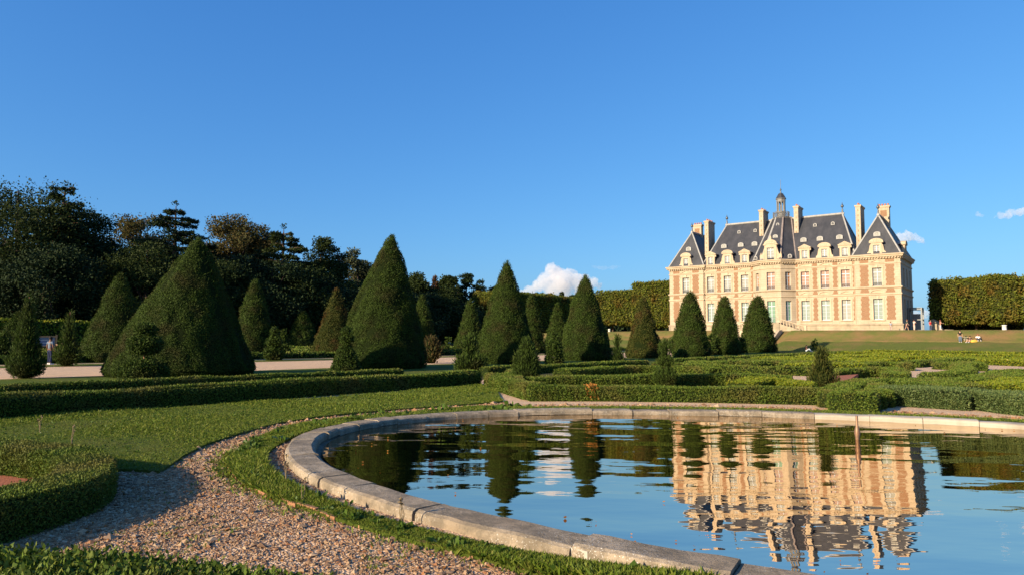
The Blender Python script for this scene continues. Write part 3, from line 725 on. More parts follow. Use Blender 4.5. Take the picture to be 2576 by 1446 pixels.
# band behind the pool-side hedge
hedge('box_hedge', hp([(1330, 948), (1430, 946), (1560, 945), (1700, 942), (1850, 941), (1990, 945)], .42), .8, .43, 'box', 'second box band behind the pool-side hedge, under the feathery shrubs', seed=10)
hedge('box_hedge', hp([(1290, 955), (1292, 940), (1296, 928)], .42), .7, .43, 'box', 'short box stub beside the tallest feathery yew', seed=11)
hedge('box_hedge', hp([(1412, 929), (1500, 924), (1600, 920), (1720, 922), (1800, 926)], .42), .8, .43, 'box', 'box band with a square-cut left end in the middle of the parterre', seed=12)
hedge('box_hedge', hab([(-20.2, 24.0), (-20.2, 32), (-20.2, 40)]), .55, .43, 'box', 'box hedge along the left side of the parterre, beyond the cubic topiary', smooth=False, seed=13)
hedge('box_hedge', hab([(-20.2, 43), (-20.2, 62), (-20.2, 98)]), .6, .43, 'box', 'far box hedge at the foot of the cones towards the mansion', smooth=False, seed=14, cover=1.2)
hedge('box_hedge', hp([(1860, 960), (1930, 952), (2010, 958), (2000, 968)], .42), .9, .43, 'box_olive', 'yellowish box curl left of the rusty feathery yew', seed=15)
hedge('box_hedge', hp([(2100, 985), (2130, 968), (2180, 958), (2230, 955)], .42), .8, .44, 'box', 'curved box hedge with a dark inner side right of the rusty feathery yew', seed=16)
hedge('box_hedge', hp([(2140, 993), (2160, 985), (2195, 984)], .42), 1.0, .43, 'box', 'stubby box piece in front of the brick-red bed', seed=63)
hedge('box_hedge', hp([(2080, 931), (2160, 926), (2225, 926), (2258, 931), (2250, 942)], .42), .9, .44, 'box', 'box scroll left of the first gravel clearing', seed=17)
hedge('box_hedge', hp([(2150, 915), (2210, 911), (2266, 912), (2279, 914)], .42), .8, .44, 'box', 'straight box piece with a dark end above the first gravel clearing', seed=18)
hedge('box_hedge', hp([(2290, 908), (2340, 905), (2390, 902), (2450, 902)], .42), .9, .44, 'box', 'dark-fronted box hedge behind the first gravel clearing', seed=19)
hedge('box_hedge', hp([(2365, 912), (2405, 911), (2420, 920), (2424, 930), (2385, 937), (2338, 939)], .42), .9, .44, 'box', 'C-shaped box hedge between the two gravel clearings', seed=20)
hedge('box_hedge', hp([(2428, 910), (2447, 912), (2450, 915)], .42), 1.2, .46, 'box', 'rounded box knob standing over the second gravel clearing', seed=21)
hedge('box_hedge', hp([(2470, 903), (2540, 905), (2620, 908), (2700, 912)], .42), 1.0, .45, 'box_olive', 'box hedge closing the far side of the second gravel clearing', seed=22)
hedge('box_hedge', hp([(2482, 940), (2525, 934), (2590, 931)], .42), .8, .45, 'box', 'curled box end at the right of the second gravel clearing', seed=64)
# scrollwork in the depth of the parterre: rows of S and C curves
gsc = np.random.default_rng(77); kk = 0
names = ['left', 'second', 'third', 'fourth', 'fifth', 'sixth', 'seventh', 'eighth']
rows = ['nearest', 'middle', 'back', 'farthest']
for ri, (b0, amp_, wdt) in enumerate([(42.5, 2.4, 1.3), (54, 3.0, 1.6), (68, 3.4, 1.9), (84, 3.6, 2.2)]):
    a_lo, a_hi = -17.5, [-8.5, -9.0, 22, 30][ri]; n_ = [3, 3, 6, 6][ri]; wd = (a_hi - a_lo) / n_
    for c_ in range(n_):
        ac = a_lo + wd * (c_ + .5); fl = 1 if (c_ + ri) % 2 else -1; th = np.linspace(0, 1, 9)
        if c_ % 3 == 1:   # C
            pts = [(ac + wd * .42 * math.cos(q), b0 + fl * amp_ * math.sin(q)) for q in np.linspace(-.3, 3.5, 9)]
        else:             # S
            pts = [(ac + wd * (u - .5) * .98, b0 + fl * amp_ * math.sin(u * 2 * math.pi) * 1.1) for u in th]
        hedge('box_hedge', hab(pts), wdt, .44 + .35 * np.clip((b0 - 75) / 29, 0, 1), 'box_olive' if ri > 1 or gsc.uniform() < .4 else 'box',
              f'{names[c_]} box scroll from the left in the {rows[ri]} row of scrolls before the grass bank', 'box scrolls of the parterre', seed=200 + kk, cover=1.15, lk=.0022)
        kk += 1
for k, b in enumerate([36, 47.8, 60.5, 76, 95]):
    hi = [-8.8, -9.5, -9.5, 24, 34][k]
    hedge('box_hedge', hab([(-17.6, b), (-17.6 + (hi + 17.6) * .35, b + .5), (-17.6 + (hi + 17.6) * .7, b - .4), (hi, b + .3)]), 1.0 + k * .12, .43 + .35 * np.clip((b - 75) / 29, 0, 1), 'box_olive' if k > 1 else 'box',
          ['straight box band before the nearest row of scrolls', 'straight box band after the nearest row of scrolls', 'straight box band after the middle row of scrolls', 'straight box band after the back row of scrolls', 'last straight box band at the foot of the grass bank'][k], seed=300 + k, cover=1.15, lk=.0022)

# foreground hedges
hedge('box_hedge', [(-9.0, 10.0), (-7.0, 9.0), (-5.9, 8.6), (-5.1, 8.15), (-4.55, 7.45), (-4.28, 6.7), (-4.36, 6.0), (-4.52, 5.4), (-4.8, 4.4)], .56, .34, 'box', 'U-shaped box hedge at lower left round a brick bed, shading the gravel', seed=21, lo=.020, ragged=.035, cover=2.2)
hedge('box_hedge', hp([(-420, 1425), (0, 1440), (250, 1450), (480, 1474), (700, 1512), (900, 1560)], .52), .66, .53, 'box', 'leafy box hedge along the very front edge of the view', seed=23, lo=.030, ragged=.06, cover=1.9)
bd = np.array([(-9, 9.8), (-7, 8.8), (-5.9, 8.4), (-5.2, 7.95), (-4.75, 7.3), (-4.5, 6.6), (-4.6, 5.7), (-4.8, 4.5), (-9, 4.5)])
MB().prism(np.c_[bd[:, :2], np.full(len(bd), .0)], (0, 0, .03)).build('brick_bed', M['brickdust'], kind='structure', label='crushed brick bed inside the lower left hedge')
bd = np.array([gp(*p, .02) for p in [(2085, 945), (2128, 940), (2160, 950), (2140, 965), (2118, 985), (2080, 975)]])
MB().prism(np.c_[bd[:, :2], np.full(len(bd), .0)], (0, 0, .22)).build('brick_bed', M['brickdust'], kind='structure', label='brick-red bed in the box parterre')
bd = np.array([gp(*p, .02) for p in [(1225, 935), (1335, 950), (1340, 925), (1260, 920)]])
MB().prism(np.c_[bd[:, :2], np.full(len(bd), .0)], (0, 0, .03)).build('brick_bed', M['brickdust'], kind='structure', label='brick bed by the corner hedge')
# dead golden patch in the pool-side hedge
mb = MB(); gd = np.random.default_rng(8); q0 = gp(1489, 1009) + np.array([0, .02, 0])
P = np.stack([gd.uniform(-.17, .17, 900), gd.uniform(-.10, .35, 900), gd.uniform(.03, .46, 900)], 1); N = gd.normal(size=(900, 3))
mb.add(*leaves(P, N, .055, gd, .6, .3, .8))
for k in range(9):
    x_, y_ = gd.uniform(-.12, .12), gd.uniform(-.05, .2); mb.tube([(x_ * .4, y_, 0), (x_, y_, .4)], [.008, .004], 5)
mb.build('dead_shrub', M['dead'], loc=(q0[0], q0[1], 0), label='dead golden-leaved box plant in the hedge behind the pool', cat='shrub')
# second parterre beyond the walk
for k, (a0, a1, b, lb) in enumerate([(-60, -92, 22, 'low box band beyond the walk, left of the gravel view'), (-58, -92, 33, 'low box band beyond the walk, behind the twin small topiaries'), (-58, -92, 45, 'low box band beyond the walk, in the middle'), (-58, -90, 60, 'low box band beyond the walk, behind the second tall cone'), (-58, -90, 80, 'low box band beyond the walk, nearest the far bank')]):
    hedge('box_hedge', hab([(a0, b), ((a0 + a1) / 2, b + 1.5), (a1, b)]), 2.4, .42, 'box', lb, seed=400 + k, cover=1.0, lk=.003)
hedge('box_hedge', hab([(-50.2, -30), (-50.2, 20), (-50.2, 60), (-50.2, 100)]), .7, .5, 'box', 'long low box hedge edging the far parterre beyond the walk', smooth=False, seed=410, cover=1.0, lk=.003)
hedge('tall_hedge', hab([(-100.5, -60), (-100.5, 10), (-100.5, 60), (-100.5, 101)]), 3.0, 3.7, 'box_olive', 'tall clipped hornbeam hedge in front of the wood', smooth=False, seed=420, cover=1.1, lk=.003, hn=.1, ragged=.12)

# ================================================================== YEW CONES
def cone(a, b, h, w, label, group, mat='yew', p=.8, cover=1.5, seed=0, lk=.0016, lean=0.0):
    g = np.random.default_rng(500 + seed); x, y = W(a, b)[:2]; z0 = float(terr(a, b)) if b < 104 else 0
    d = math.hypot(x, y); L = max(.032, d * lk); u = np.linspace(0, 1, 22)
    prof = [(w / 2 * ((1 - q) ** p) * (1 - .10 * (1 - min(q / .06, 1)) ** 2) * (1 if q < .999 else 0) + .02, q * h) for q in u]
    mb = MB(); revolve_foliage(mb, prof, g, L, cover=cover, amp=.07, fs=1.1, seed=seed, out=.42, up=.45, jit=.45, wide=.5, seg=36, flat=.82, lump=1.1)
    m_ = int(150 * w); k_ = g.uniform(.25, 1, m_) ** .6; r_ = w / 2 * (1 - k_) ** p; t_ = g.uniform(0, 6.283, m_)          # stray shoots, most of them near the tip
    mb.add(*leaves(np.stack([np.cos(t_) * r_, np.sin(t_) * r_, k_ * h], 1), np.stack([np.cos(t_), np.sin(t_), .5 + 0 * t_], 1), L * 2.6, g, .6, .6, .35, .16), 1)
    for V_ in mb.V: V_[:, 0] += lean * np.clip(V_[:, 2] / h, 0, 1) ** 1.5
    return mb.build('yew_cone', [M['yew_core'], M[mat]], loc=(x, y, z0), rz=0, label=label, cat='yew cone', group=group)
G1, G2, G3 = 'yew cones on the near side of the walk', 'yew cones on the far side of the walk', 'yew cones before the tall hedge'
for k, (b, h, w, p, mt, lb) in enumerate([
    (15.1, 6.1, 6.3, .84, 'yew', 'biggest and broadest yew cone, at left of the near row'),
    (26.65, 7.7, 5.5, .80, 'yew', 'tall yew cone with a shaggy tip, standing highest against the sky'),
    (38.15, 7.25, 4.5, .80, 'yew', 'yew cone just left of the big white cloud, with a diagonal shadow at its foot'),
    (49.0, 7.04, 4.7, .78, 'yew', 'yew cone just right of the big white cloud'),
    (59.65, 5.75, 3.6, .80, 'yew_brown', 'browning narrow yew cone before the clipped limes'),
    (70.7, 6.95, 4.3, .60, 'yew', 'bell-shaped yew cone before the left wing of the mansion'),
    (80.85, 6.85, 3.8, .58, 'yew', 'narrower bell-shaped yew, the middle one of three before the facade'),
    (92.95, 7.4, 4.9, .58, 'yew', 'bell-shaped yew nearest the mansion steps')]):
    cone(-30.2, b, h, w, lb, G1, mt, p, 1.5, k, lean=(.55, .5, .12, 0, 0, 0, 0, 0)[k])
for k, (x, yb, yt, w, p, mt, lb) in enumerate([
    (292, 908, 690, 4.9, .82, 'yew', 'yew cone at left, partly behind the biggest cone'),
    (636, 896, 704, 3.9, .66, 'yew', 'rounded yew cone right behind the biggest cone'),
    (842, 896, 727, 4.3, .85, 'yew_brown', 'slim brownish yew cone left of the tallest cone'),
    (1060, 893, 744, 3.6, .74, 'yew', 'slender yew cone right behind the tallest cone'),
    (1182, 890, 755, 3.9, .82, 'yew', 'small yew cone left of the cone beside the cloud'),
    (1336, 887, 740, 3.9, .82, 'yew', 'dark yew cone hidden mostly behind the cone left of the cloud'),
    (1402, 885, 765, 3.8, .82, 'yew', 'yew cone peeping out left of the cone right of the cloud')]):
    q = gp(x, yb); a, b = ab(q); a, b = a * 1.0, b
    d = math.hypot(*q[:2]); h = at_depth(x, yt, q[1])[2]
    cone(a, b, h, w, lb, G2, mt, p, 1.4, 20 + k)
for k, (x, yb, yt, w, lb) in enumerate([(42, 884, 787, 4.6, 'small yew cone at far left before the tall hedge'), (760, 876, 787, 6.0, 'small yew cone alone before the tall hedge, between two larger cones')]):
    q = gp(x, yb); a, b = ab(q); h = at_depth(x, yt, q[1])[2]; cone(a, b, h, w, lb, G3, 'yew', .8, 1.3, 40 + k)

# ================================================================== SMALL TOPIARY
def topiary(x, yb, pieces, label, mat='yew', L=None, feather=0, seed=0, stem=0, lean=(0, 0), name='topiary', onbank=False):
    """pieces: list of (z0, z1, r, shape) with heights in metres"""
    q = gpt(x, yb) if onbank else gp(x, yb); g = np.random.default_rng(800 + seed); mb = MB(); d = math.hypot(*q[:2])
    L = L or leafsize(d, .035, .0027); top = max(p[1] for p in pieces)
    for k, (z0, z1, r, sh) in enumerate(pieces):
        u = np.linspace(0, 1, 9)
        if sh == 'ball': pr = [(r * math.sqrt(max(1 - (2 * v - 1) ** 2, 0)) + .015, z0 + (z1 - z0) * v) for v in u]
        elif sh == 'cone': pr = [(r * (1 - v) ** .85 + .02, z0 + (z1 - z0) * v) for v in u]
        elif sh == 'dome': pr = [(r * math.sqrt(max(1 - v ** 2, 0)) + .015, z0 + (z1 - z0) * v) for v in u]
        elif sh == 'cyl': pr = [(r * .9, z0), (r, z0 + .1 * (z1 - z0)), (r, z0 + .9 * (z1 - z0)), (r * .85, z1), (.03, z1)]
        elif sh == 'vase': pr = [(r * (.45 + .75 * math.sin(v * 2.6)) * (1 - v * .35) * (1 - v ** 6) + .02, z0 + (z1 - z0) * v) for v in u]
        cx, cy = lean[0] * (z0 + z1) / 2 / top, lean[1] * (z0 + z1) / 2 / top
        if feather: revolve_foliage(mb, pr, g, L * feather, cx, cy, 0, 2.6, .16, 4, seed + k, out=.55, up=.9, jit=.35, wide=.22, inset=.06, seg=14)
        else: revolve_foliage(mb, pr, g, L, cx, cy, 0, 1.6, .08, 3, seed + k, seg=14)
    mb.tube([(0, 0, 0), (lean[0] * .5, lean[1] * .5, top * .5), (*lean, top * .96)], [.05, .04, .02], 6, 2)
    return mb.build(name, [M['yew_core'], M[mat], M['bark_red']], loc=q, label=label, cat='topiary')
topiary(62, 952, [(0, 1.05, .60, 'ball'), (.95, 1.75, .45, 'dome'), (1.6, 3.4, .34, 'cone')], 'tiered topiary with a round base at far left of the near verge', seed=1, feather=1.3)
topiary(8, 897, [(0, 2.2, .75, 'cone')], 'small dark cone topiary cut by the left edge of the view', seed=2)
topiary(165, 921, [(0, 1.3, .58, 'ball'), (1.1, 3.2, .36, 'cone')], 'leaning loose topiary beside the two walkers', seed=3, feather=1.5, lean=(.1, 0))
topiary(360, 974, [(0, .95, .68, 'ball'), (1.12, 1.75, .5, 'ball'), (1.7, 2.15, .3, 'ball')], 'ball topiary with a second tier, before the foot of the biggest cone', seed=4, stem=1)
topiary(688, 906, [(0, 1.05, .68, 'ball'), (1.05, 1.75, .5, 'ball'), (1.8, 2.5, .25, 'vase')], 'ball and spiral topiary left of the pair beyond the walk', seed=5)
topiary(712, 893, [(0, 1.75, .68, 'cone'), (1.55, 2.0, .26, 'ball'), (1.95, 2.5, .2, 'ball')], 'cone topiary with two knobs, right of the pair beyond the walk', seed=6)
topiary(870, 950, [(0, 1.65, .72, 'cone'), (1.5, 1.85, .26, 'ball'), (1.85, 2.15, .2, 'ball')], 'dark cone topiary with a knob before the tallest yew cone', seed=7)
topiary(1084, 913, [(0, 1.9, .62, 'vase')], 'rusty brown feathery bush right of the tallest cone', 'rust_bush', feather=2.2, seed=8, name='shrub')
topiary(1182, 938, [(0, .95, .72, 'ball'), (.95, 1.9, .33, 'vase')], 'dark round bush with feathery tips left of the diagonal shadow cone', feather=2.0, seed=9, name='shrub')
topiary(1324, 972, [(0, 1.1, .50, 'vase'), (.45, 1.45, .42, 'vase'), (1.0, 1.80, .2, 'vase')], 'feathery young yew, the most upright one at the corner of the parterre', feather=2.0, seed=10, L=.052)
topiary(1394, 919, [(0, .62, .55, 'cyl'), (.68, 1.0, .5, 'cyl'), (1.0, 1.7, .48, 'dome'), (1.85, 2.2, .24, 'ball')], 'tiered topiary with a square-cut base and a ball on top', seed=11)
topiary(1553, 910, [(0, 1.35, .55, 'cone'), (1.2, 2.1, .2, 'vase')], 'small pointed topiary left of the browning cone', feather=1.4, seed=12)
topiary(1673, 976, [(0, .8, .40, 'vase'), (.78, 1.10, .25, 'ball'), (1.05, 1.75, .17, 'vase')], 'slim feathery topiary on a rounded base in the middle of the parterre', feather=1.8, seed=13, L=.05)
topiary(1715, 899, [(0, .75, .6, 'dome')], 'low dark dome topiary left of the bell-shaped yew', seed=14)
topiary(1787, 893, [(0, 1.9, .72, 'cone'), (1.8, 2.4, .25, 'vase')], 'dark cone topiary between the first two bell-shaped yews', seed=15)
topiary(1866, 891, [(0, .9, .5, 'ball'), (.95, 1.5, .45, 'ball'), (1.55, 2.1, .33, 'ball')], 'three-tiered ball topiary between the last two bell-shaped yews', seed=16)
topiary(1932, 889, [(0, 1.5, .5, 'cone')], 'small cone topiary before the yew nearest the steps', seed=17)
topiary(2069, 986, [(0, .80, .44, 'vase'), (.5, 1.15, .27, 'vase'), (1.0, 1.52, .17, 'vase')], 'rust-tinged feathery yew in the right half of the parterre', 'yew_brown', feather=2.0, seed=18, L=.05)
topiary(2050, 888, [(0, 1.3, .5, 'cone'), (1.0, 2.1, .33, 'cone')], 'small dark cone topiary at the foot of the bank, left of two', seed=19)
topiary(2213, 887, [(0, 1.5, .62, 'cone'), (1.2, 2.0, .27, 'vase')], 'small dark cone topiary at the foot of the bank, right of two', seed=20)
topiary(2238, 887, [(0, .5, .45, 'dome'), (.9, 1.3, .2, 'ball'), (1.6, 1.85, .13, 'ball')], 'sparse tiered topiary beside the right-hand small cone on the bank', seed=21)
topiary(1690, 875, [(.2, .9, .42, 'ball'), (.95, 1.6, .34, 'ball')], 'two-ball topiary on the bank left of the bell-shaped yew', seed=22, onbank=True)
topiary(1523, 884, [(0, .6, .3, 'ball'), (.7, 1.5, .4, 'ball')], 'small ball topiary right of the cone by the cloud', seed=23)
topiary(1120, 884, [(0, .75, .7, 'dome')], 'low dome topiary on the far grass beyond the walk', seed=24)
topiary(1127, 874, [(0, 1.3, .5, 'cone'), (1.1, 1.9, .3, 'dome')], 'little cone topiary beside the pair sitting on the far bank', seed=25, onbank=True)
# ================================================================== TREES
def rootloc(x, Y):
    r = ray(x, 853); k = Y / r[1]; return np.array([r[0] * k, Y])

def crown_clumps(g, w, z0, z1, n, shape='round'):
    d = g.normal(size=(n, 3)); d /= np.linalg.norm(d, axis=1)[:, None]
    rr = g.uniform(.45, 1, n) ** .6
    c = d * rr[:, None] * np.array([w / 2, w / 2, (z1 - z0) / 2])
    c *= (1 + .13 * wob(d * 3, 1.2, int(g.integers(1e6))))[:, None]
    if shape == 'egg': c[:, :2] *= (1 - .35 * (c[:, 2:] / ((z1 - z0) / 2)))
    c[:, 2] += (z0 + z1) / 2; return c

def tree(name, x, ytop, Y, w, kind, mat, label, group, seed, zlow=.18, dens=1.0, cat='tree', lean=0.0, bark='bark', loc=None, h=None, base=0.0):
    g = np.random.default_rng(1000 + seed)
    q = rootloc(x, Y) if loc is None else np.asarray(loc, float)
    d = math.hypot(*q)
    H = (at_depth(x, ytop, Y)[2] - base) if h is None else h
    root = empty(name, (q[0], q[1], base), label=label, cat=cat, group=group)
    L = max(.13, d * .0025); tr, cr = MB(), MB(); tw = .018 * H + .12
    top = np.array([lean * H, lean * H * .3, H * .93])
    tr.tube([np.array([0, 0, -.1]), top * .3 + g.normal(size=3) * .2 * [1, 1, 0], top * .65 + g.normal(size=3) * .3 * [1, 1, 0], top], [tw * 1.25, tw, tw * .6, tw * .12], 9)
    def put(C, rad, n, flat=.7, out=.25, up=.1, jit=.9, ll=L):
        P = np.repeat(C, n, 0); o = np.clip(g.normal(size=(len(P), 3)), -1.7, 1.7) * np.repeat(rad, n)[:, None] * .5 * np.array([1, 1, flat])
        N = o / (np.linalg.norm(o, axis=1)[:, None] + 1e-6)
        cr.add(*leaves(P + o, N, ll, g, out, up, jit, .7))
    if kind in ('round', 'egg'):
        n = int(70 * dens); z0 = zlow * H
        C = crown_clumps(g, w, z0, H * .96, n, kind); C[:, :2] += top[:2] * (C[:, 2:] / H)
        put(C, np.full(n, w * .18), int(360 * dens ** .5))
        for c in C[:: max(1, n // 14)]:
            s = top * g.uniform(.3, .7); tr.tube([s, (s + c) / 2 + g.normal(size=3) * .3, c], [tw * .4, tw * .25, .03], 5)
    elif kind == 'cedar':
        z = zlow * H
        while z < H * .985:
            f = (z / H - zlow) / (1 - zlow); lb = w / 2 * (1 - f ** 2.6 * .78) * g.uniform(.72, 1.12)
            for k in range(int(g.integers(4, 7))):
                a_ = g.uniform(0, 6.283); l_ = lb * g.uniform(.6, 1.1); dz = g.uniform(-.02, .10) * l_
                e = np.array([math.cos(a_) * l_, math.sin(a_) * l_, dz]); s = top * (z / H)
                tr.tube([s, s + e * .55 + [0, 0, .04 * l_], s + e], [tw * .3, tw * .18, .03], 5)
                m = int(240 * dens * max(l_ / 5, .35)); u = g.uniform(.18, 1, m) ** .8
                wd = l_ * .30 * np.sin(np.clip(u, 0, 1) * 2.6 + .25)
                lat = g.normal(size=m) * wd * .6
                P = s + e * u[:, None] + np.stack([-np.sin(a_) * lat, np.cos(a_) * lat, g.normal(size=m) * .16 - .35 * (np.abs(lat) / (l_ + .1)) - .05 * u * l_], 1)
                N = np.stack([np.full(m, math.cos(a_)), np.full(m, math.sin(a_)), g.normal(size=m) * .2], 1)
                cr.add(*leaves(P, N, L * 1.15, g, .8, -.05, .5, .5))
            z += H * g.uniform(.038, .062)
        put(np.array([top + [0, 0, .02 * H]]), np.array([w * .035]), 40)
    elif kind == 'spruce':
        for z in np.arange(zlow * H, H * .99, H * .032):
            f = z / H; lb = w / 2 * (1 - f) ** .85 * 1.25 + .15
            m = int(200 * dens * max(lb / 2, .25)); a_ = g.uniform(0, 6.283, m); u = g.uniform(.15, 1, m) * lb * g.uniform(.8, 1.1, m)
            P = top * f + np.stack([np.cos(a_) * u, np.sin(a_) * u, -.22 * u + g.normal(size=m) * .15], 1)
            N = np.stack([np.cos(a_), np.sin(a_), -.3 + 0 * a_], 1); cr.add(*leaves(P, N, L, g, .8, 0, .5, .5))
    elif kind == 'pine':
        n = int(26 * dens); zz = g.uniform(zlow, 1, n) ** .8; a_ = g.uniform(0, 6.283, n); rr = w / 2 * g.uniform(.2, 1, n) * (1.15 - .75 * (zz - zlow) / (1 - zlow))
        C = np.stack([np.cos(a_) * rr, np.sin(a_) * rr, zz * H * .98], 1) + top * zz[:, None] * [1, 1, 0]
        put(C, np.full(n, w * .17), int(70 * dens), .45)
        for c, q_ in zip(C, zz): tr.tube([top * max(q_ - .08, .1), (top * q_ + c) / 2, c], [tw * .3, tw * .18, .03], 5)
    tr.build('trunk', M[bark], root); cr.build('crown', M[mat], root)
    return root

GW = 'trees of the wood behind the tall hedge'
for k, a in enumerate([
  (22, 448, 100, 20, 'round', 'tree_green', 'tall broad-leaved tree with a sunlit top at the left edge of the view', .2, 1.5),
  (112, 440, 101, 17, 'cedar', 'cedar', 'spreading cedar at far left, its bare tip leaning over the broad-leaved tree', .15, 1.4),
  (190, 512, 108, 10, 'round', 'tree_green', 'dark leafy tree at the right shoulder of the far left cedar', .2, 1),
  (262, 592, 110, 13, 'cedar', 'cedar', 'low flat-topped dark cedar in the dip of the skyline', .12, 1.3),
  (340, 530, 118, 11, 'round', 'tree_rust', 'broad tree with browning leaves beside the pagoda-shaped cedar', .2, 1),
  (428, 492, 108, 16, 'cedar', 'cedar', 'pagoda-shaped cedar rising above the biggest yew cone', .12, 1.6),
  (510, 588, 116, 12, 'cedar', 'cedar', 'flat dark cedar between the pagoda cedar and the orange tree', .12, 1.2),
  (578, 540, 125, 12, 'round', 'tree_rust', 'orange-brown autumn tree, the highest of the rusty ones', .2, 1.2),
  (655, 565, 128, 10, 'round', 'tree_rust', 'second rusty tree, just right of the highest one', .2, 1),
  (705, 554, 121, 15, 'cedar', 'tree_green', 'big layered green conifer in the middle of the wood', .12, 1.5),
  (640, 620, 117, 12, 'cedar', 'cedar', 'dark low conifer in front of the rusty trees', .1, 1.2),
  (800, 600, 128, 9.5, 'egg', 'tree_green', 'sunlit green broad tree right of the layered conifer', .15, 1.2),
  (848, 622, 130, 6.5, 'pine', 'cedar', 'dark pine with a bare stem left of the pale tree', .35, 1.3),
  (892, 630, 146, 8, 'round', 'tree_pale', 'pale thin-leaved tree left of the tallest yew cone', .2, .7),
  (935, 668, 150, 7, 'round', 'tree_rust', 'small orange tree touching the tallest yew cone', .2, .9),
  (1040, 690, 150, 9, 'round', 'tree_green', 'green tree right behind the tallest yew cone', .15, 1),
  (1062, 705, 160, 8, 'round', 'tree_pale', 'paler tree beside the red-brown spruce', .15, .9),
  (1092, 676, 156, 5.4, 'spruce', 'tree_red', 'red-brown dying spruce with a pointed top', .1, 1.5),
  (1128, 690, 162, 7.5, 'egg', 'tree_green', 'greyish green tree right of the red-brown spruce', .1, 1),
  (1150, 712, 158, 7, 'cedar', 'cedar', 'dark layered conifer below the bent pine', .1, 1),
  (1172, 686, 166, 5.5, 'pine', 'cedar', 'slim pine with a clear stem, the taller of the two', .55, 1.1),
  (1196, 704, 166, 6, 'pine', 'cedar', 'bent pine reaching out to the right', .5, 1.1),
  (1246, 722, 172, 8.5, 'round', 'cedar', 'dark rounded tree behind the clipped limes at left', .2, 1),
  (1345, 734, 215, 9, 'round', 'cedar', 'dark open tree below the white cloud, left one', .2, .7),
  (1378, 744, 215, 9, 'round', 'cedar', 'dark open tree below the white cloud, right one', .2, .6),
  (1413, 721, 210, 7, 'spruce', 'tree_green', 'pointed conifer rising over the shaded limes', .1, 1.3),
  (1440, 745, 205, 7, 'round', 'cedar', 'dark tree touching the cone right of the cloud', .1, .8),
]):
    x, yt, Y, w, kind, mat, lb, zl, dn = a
    tree('tree', x, yt, Y, w, kind, mat, lb, GW, k, zl, dn, lean=.06 if k == 1 else (.03 if k == 21 else 0), bark='bark_red' if k in (1, 12) else 'bark')
# second line of the wood, low dark fillers between and behind
gf = np.random.default_rng(61); fills = [(-60, 100, 16), (40, 112, 16), (110, 92, 14), (160, 118, 18), (230, 104, 13), (300, 106, 14), (360, 100, 14), (395, 120, 17), (470, 106, 14), (540, 110, 14), (600, 112, 14), (680, 114, 14), (745, 118, 14), (770, 128, 15), (825, 122, 13), (870, 128, 13), (915, 132, 13), (960, 138, 14), (1000, 142, 14), (1035, 140, 11), (1075, 146, 11), (1110, 150, 11), (1145, 150, 9)]
for k, (x, Y, h) in enumerate(fills):
    tree('tree', x, 0, Y, 12, 'round', 'cedar' if k % 3 else 'tree_green', 'dark understorey tree in the shade of the wood', 'shaded understorey trees of the wood', 60 + k, .02, 1.1, h=h * gf.uniform(.85, 1.1))
# the mass of undergrowth at the foot of the wood
g = np.random.default_rng(9); n = 60000
a_, b_ = g.uniform(-150, -107, n), g.uniform(-70, 125, n); hmax = 5.5 + 2.2 * wob(np.c_[a_, b_, 0 * a_], .16, 4)
P = a_[:, None] * np.append(TX, 0) + b_[:, None] * np.append(NX, 0); P[:, 2] = hmax * g.uniform(0, 1, n) ** .6
N = g.normal(size=(n, 3)); MB().add(*leaves(P, N / np.linalg.norm(N, axis=1)[:, None], .55, g, .3, .2, .9, .8)).build('undergrowth', M['cedar'], kind='stuff', label='dark undergrowth filling the wood')

# ------------------------------------------------------------------ clipped lime blocks
def lime(a0, a1, b0, b1, z1, zc, label, group, seed, mat='lime', gaps=0.0, base=None, zr=0.0):
    """one tree of a clipped row: stem below, box-shaped crown above"""
    g = np.random.default_rng(2000 + seed); a, b = (a0 + a1) / 2, (b0 + b1) / 2
    q = W(a, b); zb = float(terr(a, b)) if base is None else base; d = math.hypot(*q[:2])
    root = empty('clipped_lime', (q[0], q[1], zb), GROT, label=label, cat='clipped tree', group=group)
    wx, wy, h = a1 - a0, b1 - b0, z1
    mb = MB(); L = max(.2, d * .0022); ins = .35
    if not gaps: mb.box(-wx / 2 + ins * .3, wx / 2 - ins * .3, -wy / 2 + ins, wy / 2 - ins, zc + ins, h - ins, 0)
    nf = [(wx * (h - zc), 1, -1), (wx * (h - zc), 1, 1), (wy * (h - zc), 0, -1), (wy * (h - zc), 0, 1), (wx * wy, 2, 1), (wx * wy, 2, -1)]
    for A, ax, sg in nf:
        n = int(A * (1.5 if not gaps else 1.0) / (L * L * .4)); u = g.uniform(-.5, .5, (n, 3)); u[:, ax] = sg * .5
        P = u * np.array([wx, wy, h - zc]); P[:, 2] += (h + zc) / 2; N = np.zeros((n, 3)); N[:, ax] = sg
        dd = wob(P + seed * 3, .9, seed) * .28 + g.normal(size=n) * .16 - (np.abs(g.normal(size=n)) * 1.2 if gaps else 0)
        if ax == 2 and sg < 0: dd += wob(P, 1.4, seed + 5) * .35
        P = P + N * dd[:, None]
        if gaps: k_ = wob(P + 7, .8, seed + 2) > -.42 - (0 if ax == 1 else 2) + .0 * gaps; P, N = P[k_], N[k_]
        mb.add(*leaves(P, N, L, g, .45, -.15, .8, .75), 1)
    mb.build('crown', [M['lime_core'], M[mat]], root)
    t = MB(); t.tube([(0, 0, -.2), (.05, 0, zc * .6), (0, .05, zc + 1.5)], [.24, .19, .13], 8)
    for k in range(3): t.tube([(0, 0, zc * .9), (g.normal() * 1.2, g.normal() * 1.0, zc + 2.4)], [.09, .04], 5)
    t.build('trunk', M['bark'], root); return root
Gr, Gl, Gs, Gn = 'clipped limes right of the mansion', 'clipped limes left of the mansion', 'shaded clipped limes of the side alley', 'clipped limes touching the mansion'
